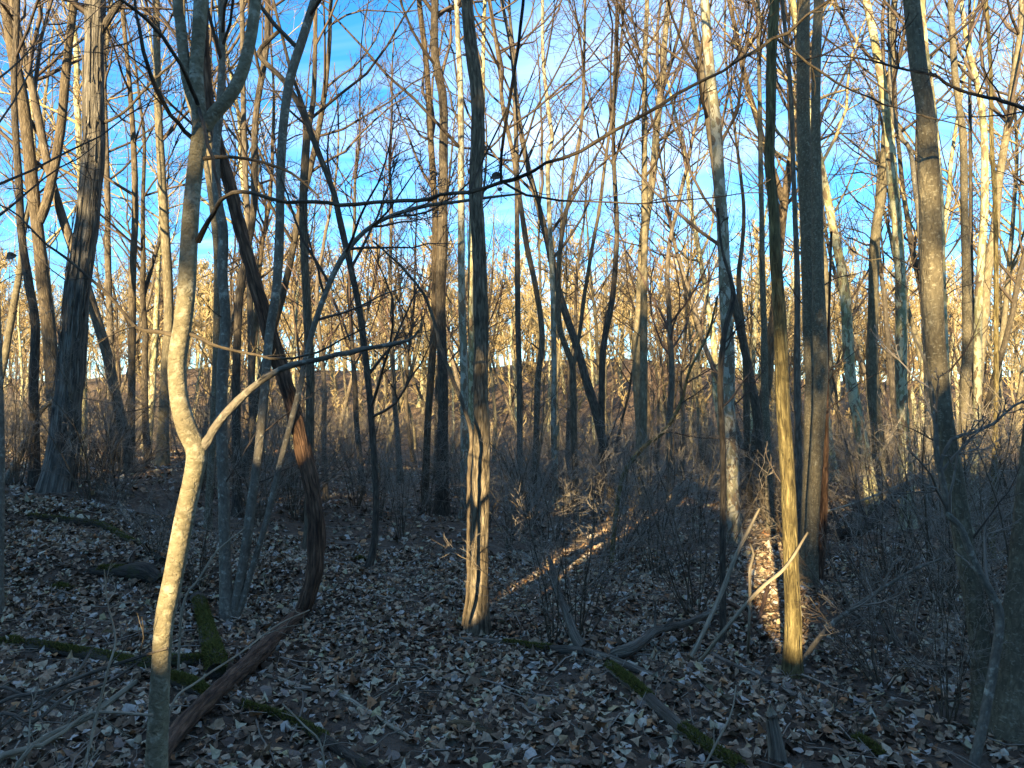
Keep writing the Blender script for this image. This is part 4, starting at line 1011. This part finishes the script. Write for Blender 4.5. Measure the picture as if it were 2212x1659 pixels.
SH_LAB = ['grey many-stemmed bare shrub', 'low spreading grey bare shrub', 'tall grey whippy shrub', 'low dark twiggy shrub', 'loose bare shrub']
def shrub(kind, x, y, rz, sc, label=None, group='bare shrubs of the thicket'):
    st, tw, h = SHR[kind]
    return place('shrub', label or (('small ' if sc < 0.83 else 'big ' if sc > 1.02 else '') + SH_LAB[kind] + ' ' + where(x, y)), 'shrub', group if not label else None, [('stems', st), ('twigs', tw)], x, y, rz, sc)

g = on_ground(1192, 1392); shrub(2, g[0], g[1], 0.5, 0.55, 'upright bare shrub of thin stems at the end of the weathered log')
g = on_ground(1250, 1375); shrub(0, g[0], g[1], 2.0, 0.7, 'grey bare shrub around the leaning grey post')
g = on_ground(1500, 1330); shrub(4, g[0], g[1], 1.0, 0.7, 'thin leaning shrub left of the thin dark sapling')
g = on_ground(330, 1200); shrub(1, g[0], g[1], 1.0, 0.6, 'pale twiggy shrub on the left bank behind the pale sapling')
g = on_ground(430, 1270); shrub(2, g[0], g[1], 2.2, 0.55, 'thin upright shoots behind the pale sapling by the mossy log')
g = on_ground(2040, 1560); shrub(0, g[0], g[1], 3.0, 0.45, 'tangled bare shrub at the foot of the big grey trunk')
g = on_ground(1960, 1400); shrub(1, g[0], g[1], 4.0, 0.75, 'wide grey bramble-like shrub before the big grey trunk')
g = on_ground(1850, 1330); shrub(3, g[0], g[1], 4.6, 0.9, 'low dark shrub under the arching stem')
g = on_ground(2150, 1420); shrub(4, g[0], g[1], 5.0, 0.8, 'loose bare shrub crowding the stout leaning trunk')

for i, (px, py, kd, sc, lab) in enumerate([(1900, 1480, 3, 0.7, 'low dark shrub on the litter right of the long grey fallen branch'), (1930, 1250, 0, 0.9, 'bushy grey shrub behind the arching stem'),
        (2040, 1280, 4, 0.9, 'loose bare shrub right behind the crooked grey stem'), (1420, 1240, 0, 0.9, 'grey shrub behind the broken bough'),
        (1330, 1215, 1, 1.0, 'wide grey shrub at the foot of the yellow tinged arching sapling'), (1100, 1190, 2, 0.7, 'thin whippy shrub right behind the lone furrowed trunk'), (250, 1090, 1, 0.9, 'spreading grey shrub above the dark mossy log'), (560, 1130, 4, 0.9, 'loose bare shrub behind the three-stemmed clump')]):
    g = on_ground(px, py); shrub(kd, g[0], g[1], 0.7 * i, sc, lab)

rng = np.random.RandomState(77)
placed = []
def far_enough(x, y, dmin, lst):
    return all((x - a) ** 2 + (y - b) ** 2 > dmin * dmin for a, b in lst)
n = 0
while n < 280:
    y = 6.5 + 34 * rng.rand() ** 1.25
    x = rng.uniform(-1, 1) * (0.72 * y + 1.5)
    clear = (-2.6 < x < 1.6 and y < 10.5) or (-6 < x < -1 and y < 9.5) or (x < 1.2 and y < 8.0 and x > -6)
    if clear and rng.rand() < 0.96: continue
    if y < 9 and x > 1.5 and rng.rand() < 0.45: continue
    if y < 9.5 and abs(x - math.tan(SUN_AZ - math.pi) * y - 0.3) < 0.8: continue
    if not far_enough(x, y, 0.7, placed): continue
    placed.append((x, y))
    k = rng.choice(5, p=[0.26, 0.22, 0.2, 0.12, 0.2])
    shrub(k, x, y, rng.uniform(0, 6.28), rng.uniform(0.7, 1.15))
    n += 1

# ------------------------------------------------------------------ the wood: copies of a few bare trees
def proto_tree(seed, h, r, t0, k, bark, twig, forks=0, up=0.07, ang=0.8, rmin=0.0034, ln=(0.30, 0.42, 0.45, 0.5), wob=0.05):
    rng = np.random.RandomState(seed)
    S = 26; P = np.zeros((S, 3)); d = np.array([rng.normal(0, 0.05), rng.normal(0, 0.05), 1.0]); P[0] = (0, 0, -0.15)
    for s in range(1, S):
        d = d + np.array([rng.normal(0, wob), rng.normal(0, wob), 0.06]); d /= np.linalg.norm(d)
        P[s] = P[s - 1] + d * h / (S - 1)
    w = np.linspace(0, 1, S); R = r * ((1 - w) ** 0.85) + 0.01
    R[0] *= 1.35; R[1] *= 1.1
    c = catmull(np.c_[P, R], 0.2)
    mb = MB(); mb.tubes(c[:, :3], c[:, 3], 12, lambda th, L, RR: RR * ((vnoise(th / 6.2832 * 4, L * 1.2, 4, seed) - 0.5) * 0.22))
    PS, RS = [P], [R]
    for f in range(forks):
        i = rng.randint(5, 11); a = rng.uniform(0, 6.28); d = np.array([math.cos(a) * 0.32, math.sin(a) * 0.32, 0.95]); q = np.zeros((S, 3)); q[0] = P[i]
        L = (h - P[i, 2]) * rng.uniform(0.7, 0.95)
        for s in range(1, S):
            d = d + np.array([rng.normal(0, wob), rng.normal(0, wob), 0.08]); d /= np.linalg.norm(d); q[s] = q[s - 1] + d * L / (S - 1)
        rr = R[i] * 0.75 * ((1 - w) ** 0.85) + 0.008
        mb.tubes(q, rr, 9); PS.append(q); RS.append(rr)
    tr = mb.mesh('trunk', M[bark])
    cm = MB(); crown_mesh(cm, np.array(PS), np.array(RS), rng, k, t0, ln=ln, rmin=rmin, up=up, ang=ang)
    lo, lr = grow(np.array(PS), np.array(RS), 7, 0.05, t0, 1.15, 0.08, 6, 0.03, 0.15, 0.2, rmin, rng); cm.tubes(lo, lr, 4)
    l2, lr2 = grow(lo, lr, 5, 0.2, 0.95, 0.8, 0.4, 4, 0.02, 0.2, 0.6, rmin * 0.8, rng); cm.tubes(l2, lr2, 3)
    return tr, cm.mesh('crown', M[twig], bark=False)

PROTO = [
    proto_tree(1, 14, 0.085, 0.30, (22, 6, 5, 1), 'bgrey', 'twig'),
    proto_tree(2, 16, 0.12, 0.38, (22, 6, 5, 1), 'bbrown', 'twig', forks=1),
    proto_tree(3, 15, 0.10, 0.40, (20, 6, 5, 1), 'syc', 'goldtwig', ang=0.95),
    proto_tree(4, 11, 0.06, 0.25, (22, 6, 5, 1), 'bgrey', 'redtwig', ang=0.7),
    proto_tree(5, 13, 0.09, 0.35, (18, 6, 5, 1), 'dark', 'darktwig', forks=1, wob=0.06),
    proto_tree(6, 17, 0.13, 0.45, (22, 6, 5, 1), 'bpale', 'twig'),
    proto_tree(7, 9, 0.045, 0.2, (20, 6, 4, 1), 'bbrown', 'redtwig', forks=2, wob=0.07),
    proto_tree(8, 15, 0.10, 0.32, (24, 6, 5, 1), 'bpale', 'goldtwig', up=0.09),
]
T_LAB = ['slim grey bare tree', 'tall brown forked bare tree', 'mottled cream sycamore', 'thin grey sapling with reddish twigs', 'dark crooked forked bare tree', 'tall pale straight bare tree', 'small many-stemmed reddish bare tree', 'pale bare tree with upswept tan twigs']
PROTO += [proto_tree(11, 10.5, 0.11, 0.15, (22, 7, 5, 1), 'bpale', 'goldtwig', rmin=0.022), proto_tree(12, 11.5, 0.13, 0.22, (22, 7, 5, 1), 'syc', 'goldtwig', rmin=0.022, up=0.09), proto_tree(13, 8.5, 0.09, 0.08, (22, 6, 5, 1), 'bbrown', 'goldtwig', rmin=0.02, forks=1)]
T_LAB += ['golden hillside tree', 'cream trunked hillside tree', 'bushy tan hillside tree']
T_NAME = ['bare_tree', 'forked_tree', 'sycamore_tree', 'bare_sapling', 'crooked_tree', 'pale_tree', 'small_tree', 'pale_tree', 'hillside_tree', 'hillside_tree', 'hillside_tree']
rng = np.random.RandomState(5)
tp = []
n = 0
while n < 150:
    y = 12.5 + 33 * rng.rand() ** 1.05
    x = rng.uniform(-1, 1) * (0.74 * y + 2.0)
    if not far_enough(x, y, 1.3, tp): continue
    tp.append((x, y))
    k = rng.choice(8, p=[0.24, 0.07, 0.1, 0.21, 0.05, 0.14, 0.07, 0.12])
    place(T_NAME[k], T_LAB[k] + ' ' + where(x, y), 'tree', 'bare trees of the wood', [('trunk', PROTO[k][0]), ('crown', PROTO[k][1])], x, y, rng.uniform(0, 6.28), rng.uniform(0.75, 1.15) * (1.0 if y < 24 else 0.75), (rng.normal(0, 0.025), rng.normal(0, 0.025)))
    n += 1

n = 0
while n < 290:
    y = 44 + 48 * rng.rand() if n < 200 else rng.uniform(76, 95); x = rng.uniform(-1, 1) * (0.74 * y + 3.0)
    if not far_enough(x, y, 1.8, tp): continue
    tp.append((x, y)); k = 8 + rng.randint(3); n += 1
    sc = rng.uniform(0.85, 1.35)
    place(T_NAME[k], ('short ' if sc < 1.0 else 'lofty ' if sc > 1.2 else '') + T_LAB[k] + ' ' + where(x, y), 'tree', 'sunlit trees on the hillside', [('trunk', PROTO[k][0]), ('crown', PROTO[k][1])], x, y, rng.uniform(0, 6.28), sc, (rng.normal(0, 0.03), rng.normal(0, 0.03)))

def far_wood(name, label, spots, seed, k, rmin, mat, kk=5):
    rng = np.random.RandomState(seed)
    mb = MB()
    for (x, y, h) in spots:
        S = 8; P = np.zeros((1, S, 3)); d = np.array([rng.normal(0, 0.06), rng.normal(0, 0.06), 1.0]); P[0, 0] = (x, y, gh(x, y) - 0.3)
        for s in range(1, S):
            d = d + np.array([rng.normal(0, 0.06), rng.normal(0, 0.06), 0.06]); d /= np.linalg.norm(d); P[0, s] = P[0, s - 1] + d * h / (S - 1)
        R = (h * 0.0075 * rng.uniform(0.7, 1.4)) * np.linspace(1, 0.15, S)[None]
        mb.tubes(P, R, 5)
        a, ar = grow(P, R, k[0], rng.uniform(0.15, 0.4), 0.98, 0.75, 0.27, 5, 0.1, 0.13, 0.6, rmin * 1.4, rng, falloff=0.6); mb.tubes(a, ar, 3)
        b, br = grow(a, ar, k[1], 0.2, 0.98, 0.75, 0.42, 3, 0.06, 0.18, 0.7, rmin, rng); mb.tubes(b, br, 3)
        if k[2]:
            c, cr = grow(b, br, k[2], 0.1, 0.98, 0.7, 0.5, 3, 0.03, 0.2, 0.8, rmin, rng); mb.tubes(c, cr, 3)
    o = mb.obj(name, M[mat], bark=False)
    return tag(o, label, 'wood', kind='stuff')

rng = np.random.RandomState(15)
spots = []
for i in range(100):
    y = 60 + 40 * rng.rand(); x = rng.uniform(-1, 1) * (0.74 * y + 5); spots.append((x, y, rng.uniform(5.5, 9.5)))
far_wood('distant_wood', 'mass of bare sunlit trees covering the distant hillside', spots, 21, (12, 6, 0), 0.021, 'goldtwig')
spots = []
for i in range(270):
    y = 40 + 40 * rng.rand() if i < 120 else rng.uniform(76, 97); x = rng.uniform(-1, 1) * (0.74 * y + 4); spots.append((x, y, rng.uniform(1.5, 4.0) if i < 120 else rng.uniform(2.5, 6)))
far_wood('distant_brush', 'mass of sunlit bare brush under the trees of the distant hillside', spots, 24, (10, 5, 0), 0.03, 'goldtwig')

TAN_AZ = math.tan(SUN_AZ - math.pi)
def sunward(x, y):
    """how far a spot behind the viewer lies from the gaps left open to let the low sun in"""
    c = x - TAN_AZ * y
    return min(abs(c + 2.27), abs(c - 0.3) + 0.2, abs(c + 4.0) + 0.3)
spots = []
while len(spots) < 50:
    y = -rng.uniform(10, 42); x = rng.uniform(-1, 1) * 24 + 0.42 * y
    if sunward(x, y) > 1.2: spots.append((x, y, rng.uniform(5.5, 7.5)))
while len(spots) < 83:  # low brush added along the bank crest to soften the shade edge
    y = -rng.uniform(7, 11); x = rng.uniform(-1, 1) * 16 + 0.42 * y
    if sunward(x, y) > 0.8: spots.append((x, y, rng.uniform(0.8, 1.8)))
around = far_wood('surrounding_wood', 'mass of unseen small bare trees and added brown-leaved oaks that screen the sun', spots, 22, (14, 5, 0), 0.012, 'twig')

def added_oaks():
    """leafy oaks added on the unseen bank to block and dapple the sun"""
    rng = np.random.RandomState(23); mb = MB()
    k_ = 0
    while k_ < 60:
        tall = False
        y = -rng.uniform(9.5, 20); x = rng.uniform(-1, 1) * (20 if k_ < 42 else 5) + 0.42 * y - (0 if k_ < 42 else 1.8); h = rng.uniform(4.0, 6.5); z = gh(x, y)
        k_ += 1
        sun_gap = sunward(x, y) < 2.0
        if sun_gap: h = max(h, (5.6 + (-14 - y) * 0.205 - z) / 0.3)       # added crowns lifted over the sun gaps so light passes beneath
        n = 55 if not tall else 130; c = rng.normal(0, 1, (n, 3)); c /= np.linalg.norm(c, axis=1, keepdims=True); c *= (rng.rand(n) ** 0.4)[:, None]
        c = np.array([x, y, z + h * 0.62]) + c * np.array([1.7, 1.7, h * 0.32])
        m = 24; p = (c[:, None] + rng.normal(0, 0.17 if not tall else 0.26, (n, m, 3))).reshape(-1, 3); k = len(p)
        u = rng.normal(0, 1, (k, 3)); u /= np.linalg.norm(u, axis=1, keepdims=True); v = np.cross(u, rng.normal(0, 1, (k, 3))); v /= np.linalg.norm(v, axis=1, keepdims=True)
        L = rng.uniform(0.07, 0.13, k)[:, None] * (1 if not tall else 1.4)
        V = np.stack([p - u * L, p + v * L * 0.6, p + u * L, p - v * L * 0.6], 1).reshape(-1, 3)
        mb.raw(V, np.arange(4 * k).reshape(-1, 4), None, None, np.tile([[0.17, 0.10, 0.055]], (4 * k, 1)))
        t = np.linspace(0, 1, 6)[:, None]; mb.tubes(np.array([x, y, z - 0.2]) + t * np.array([rng.normal(0, 0.3), rng.normal(0, 0.3), h * 0.9]), np.linspace(0.012 * h, 0.004 * h, 6), 6, col=[[0.1, 0.08, 0.06]])
    o = mb.obj('oak_shade_screen', M['litter'], around, bark=False, colour=True, smooth=False)
    tag(o, kind='stuff')
added_oaks()

# ------------------------------------------------------------------ leaf litter
def leaf_template(seed):
    """one crumpled dead leaf, about 1 unit across: outline ring, a mid ring and a centre, curled"""
    rng = np.random.RandomState(seed)
    n = 7
    lob = [1.0, 0.6, 0.9, 0.6, 0.65, 0.9, 0.6]
    a = np.arange(n) / n * 2 * np.pi + rng.normal(0, 0.1, n)
    r = np.array(lob) * rng.uniform(0.75, 1.1, n) * 0.5
    if seed % 3 == 0: r = 0.5 * (0.62 + 0.3 * np.abs(np.cos(a))) * rng.uniform(0.85, 1.1, n)
    V = [[0, 0, 0]] + [[r[i] * math.cos(a[i]), r[i] * math.sin(a[i]), 0] for i in range(n)]
    V = np.array(V)
    cx, cy = rng.normal(0, 1.4, 2); th = rng.uniform(0, 6.28)
    u = V[:, 0] * math.cos(th) + V[:, 1] * math.sin(th); v = -V[:, 0] * math.sin(th) + V[:, 1] * math.cos(th)
    V[:, 2] = cx * u * u + 0.7 * cy * u * v + 0.5 * abs(cy) * v * v + rng.normal(0, 0.05, n + 1)
    t = [[0, 1 + i, 1 + (i + 1) % n] for i in range(n)]
    return V, np.array(t)
LT = [leaf_template(i) for i in range(12)]

def leaf_positions(rng, n, y0, y1, power):
    y = y0 + (y1 - y0) * rng.rand(n) ** power
    x = rng.uniform(-1, 1, n) * (0.74 * y + 1.2)
    return x, y

def orient(V, rng, n, size, tilt):
    """n copies of a template with random turns: returns (n, k, 3)"""
    a = rng.uniform(0, 2 * np.pi, n); t = np.abs(rng.normal(0, tilt, n)); b = rng.uniform(0, 2 * np.pi, n)
    flip = np.where(rng.rand(n) < 0.4, -1.0, 1.0)
    P = V[None] * size[:, None, None]
    P = P * np.stack([np.ones(n), flip, flip], -1)[:, None, :]
    ca, sa = np.cos(a)[:, None], np.sin(a)[:, None]
    X = P[..., 0] * ca - P[..., 1] * sa; Y = P[..., 0] * sa + P[..., 1] * ca; Z = P[..., 2]
    ct, st = np.cos(t)[:, None], np.sin(t)[:, None]
    Y2 = Y * ct - Z * st; Z2 = Y * st + Z * ct
    cb, sb = np.cos(b)[:, None], np.sin(b)[:, None]
    return np.stack([X * cb - Y2 * sb, X * sb + Y2 * cb, Z2], -1)

PAL = np.array([(0.042, 0.03, 0.022), (0.09, 0.065, 0.048), (0.17, 0.13, 0.10), (0.22, 0.18, 0.145), (0.28, 0.24, 0.205), (0.36, 0.32, 0.28), (0.18, 0.10, 0.055), (0.30, 0.235, 0.155)])
PW = np.array([0.2, 0.2, 0.17, 0.15, 0.12, 0.07, 0.04, 0.05])
def litter():
    rng = np.random.RandomState(9)
    mb = MB()
    for (n, y0, y1, pw, s0, s1) in ((66000, 2.2, 9.5, 0.62, 0.024, 0.086), (36000, 8.0, 26.0, 0.7, 0.06, 0.125)):
        x, y = leaf_positions(rng, n, y0, y1, pw)
        drift = vnoise(x * 1.3 + 40, y * 1.3 + 40, 97, 61) * 0.6 + vnoise(x * 3.1 + 40, y * 3.1 + 40, 211, 62) * 0.4
        keep = rng.rand(n) < np.clip((drift - 0.1) * 2.6, 0.3, 1.0); x, y = x[keep], y[keep]; drift = drift[keep]; n = len(x)
        z = ground_height(x, y) + 0.03 * np.clip(drift - 0.4, 0, 1)
        size = rng.uniform(s0, s1, n) * np.where(rng.rand(n) < 0.12, 1.35, 1.0)
        which = rng.randint(0, len(LT), n)
        ci = rng.choice(len(PAL), n, p=PW / PW.sum()); col = PAL[ci] * rng.uniform(1.0, 2.6, n)[:, None] * np.array([1.1, 1.0, 0.81]); col = np.minimum(col, np.array([0.46, 0.42, 0.36]))
        for w in range(len(LT)):
            s = np.where(which == w)[0]; V, T = LT[w]
            P = orient(V, rng, len(s), size[s], 0.5)
            lo = P[..., 2].min(1)
            P[..., 0] += x[s][:, None]; P[..., 1] += y[s][:, None]
            P[..., 2] += (z[s] - 0.35 * lo + rng.uniform(0.0, 0.02, len(s)))[:, None]
            k = len(V)
            t = (np.arange(len(s))[:, None, None] * k + T[None]).reshape(-1, 3)
            mb.raw(P.reshape(-1, 3), None, t, None, np.repeat(col[s], k, axis=0))
    o = mb.obj('leaf_litter', M['litter'], bark=False, colour=True, smooth=False)
    o.parent = ground
    return tag(o, kind='stuff')
litter()

def single_leaves():
    rng = np.random.RandomState(19)
    meshes = []
    for i, (V, T) in enumerate(LT):
        mb = MB(); mb.raw(V, None, T); meshes.append(mb.mesh('leaf', M['leaf'], bark=False, smooth=False))
    y = 2.75 + 3.2 * rng.rand(300) ** 1.2; x = rng.uniform(-1, 1, 300) * 0.70 * y
    for i in range(300):
        o = bpy.data.objects.new('leaf', meshes[rng.randint(len(meshes))]); COL.objects.link(o)
        s = rng.uniform(0.05, 0.105)
        o.scale = (s, s * rng.uniform(0.8, 1.1), s); o.rotation_euler = (rng.normal(0, 0.3), rng.normal(0, 0.3), rng.uniform(0, 6.28))
        o.location = (x[i], y[i], gh(x[i], y[i]) + 0.028)
        o.parent = ground
single_leaves()

def twig_litter():
    rng = np.random.RandomState(29); n = 4200
    x, y = leaf_positions(rng, n, 2.3, 20, 0.8)
    a = rng.uniform(0, 6.28, n); L = rng.uniform(0.1, 0.55, n) * np.where(rng.rand(n) < 0.1, 2.0, 1.0)
    S = 6; P = np.empty((n, S, 3)); d = np.stack([np.cos(a), np.sin(a)], -1); p = np.stack([x, y], -1)
    for s in range(S):
        P[:, s, :2] = p; P[:, s, 2] = ground_height(p[:, 0], p[:, 1]) + 0.02 + 0.012 * rng.rand(n) + (s / 5) * np.where(rng.rand(n) < 0.2, 0.05, 0.0)
        d = d + rng.normal(0, 0.16, (n, 2)); d /= np.linalg.norm(d, axis=1, keepdims=True); p = p + d * (L / (S - 1))[:, None]
    R = (rng.uniform(0.0018, 0.005, n) * (1 + (L > 0.5) * 0.8))[:, None] * np.linspace(1, 0.5, S)[None]
    mb = MB(); mb.tubes(P, R, 3)
    o = mb.obj('twig_litter', M['palebrush'], bark=False); o.parent = ground
    tag(o, kind='stuff')
twig_litter()

# a few withered leaves still hanging on the boughs
def hanging_leaves():
    rng = np.random.RandomState(39)
    V, T = LT[3]
    for (px, py, d, s, par) in [(1072, 372, 2.12, 0.036, sapling), (1080, 405, 2.1, 0.018, sapling), (22, 545, 2.9, 0.05, sapling)]:
        p = at(px, py, d); mb = MB()
        W = V * s; W = W[:, [0, 2, 1]]; mb.raw(W + p + np.array([0, 0, -s * 0.3]), None, T)
        mb.obj('withered_leaf', M['leaf'], par, bark=False, smooth=False)
hanging_leaves()

for o in bpy.data.objects:
    if '_world_parts' in o.keys(): del o['_world_parts']
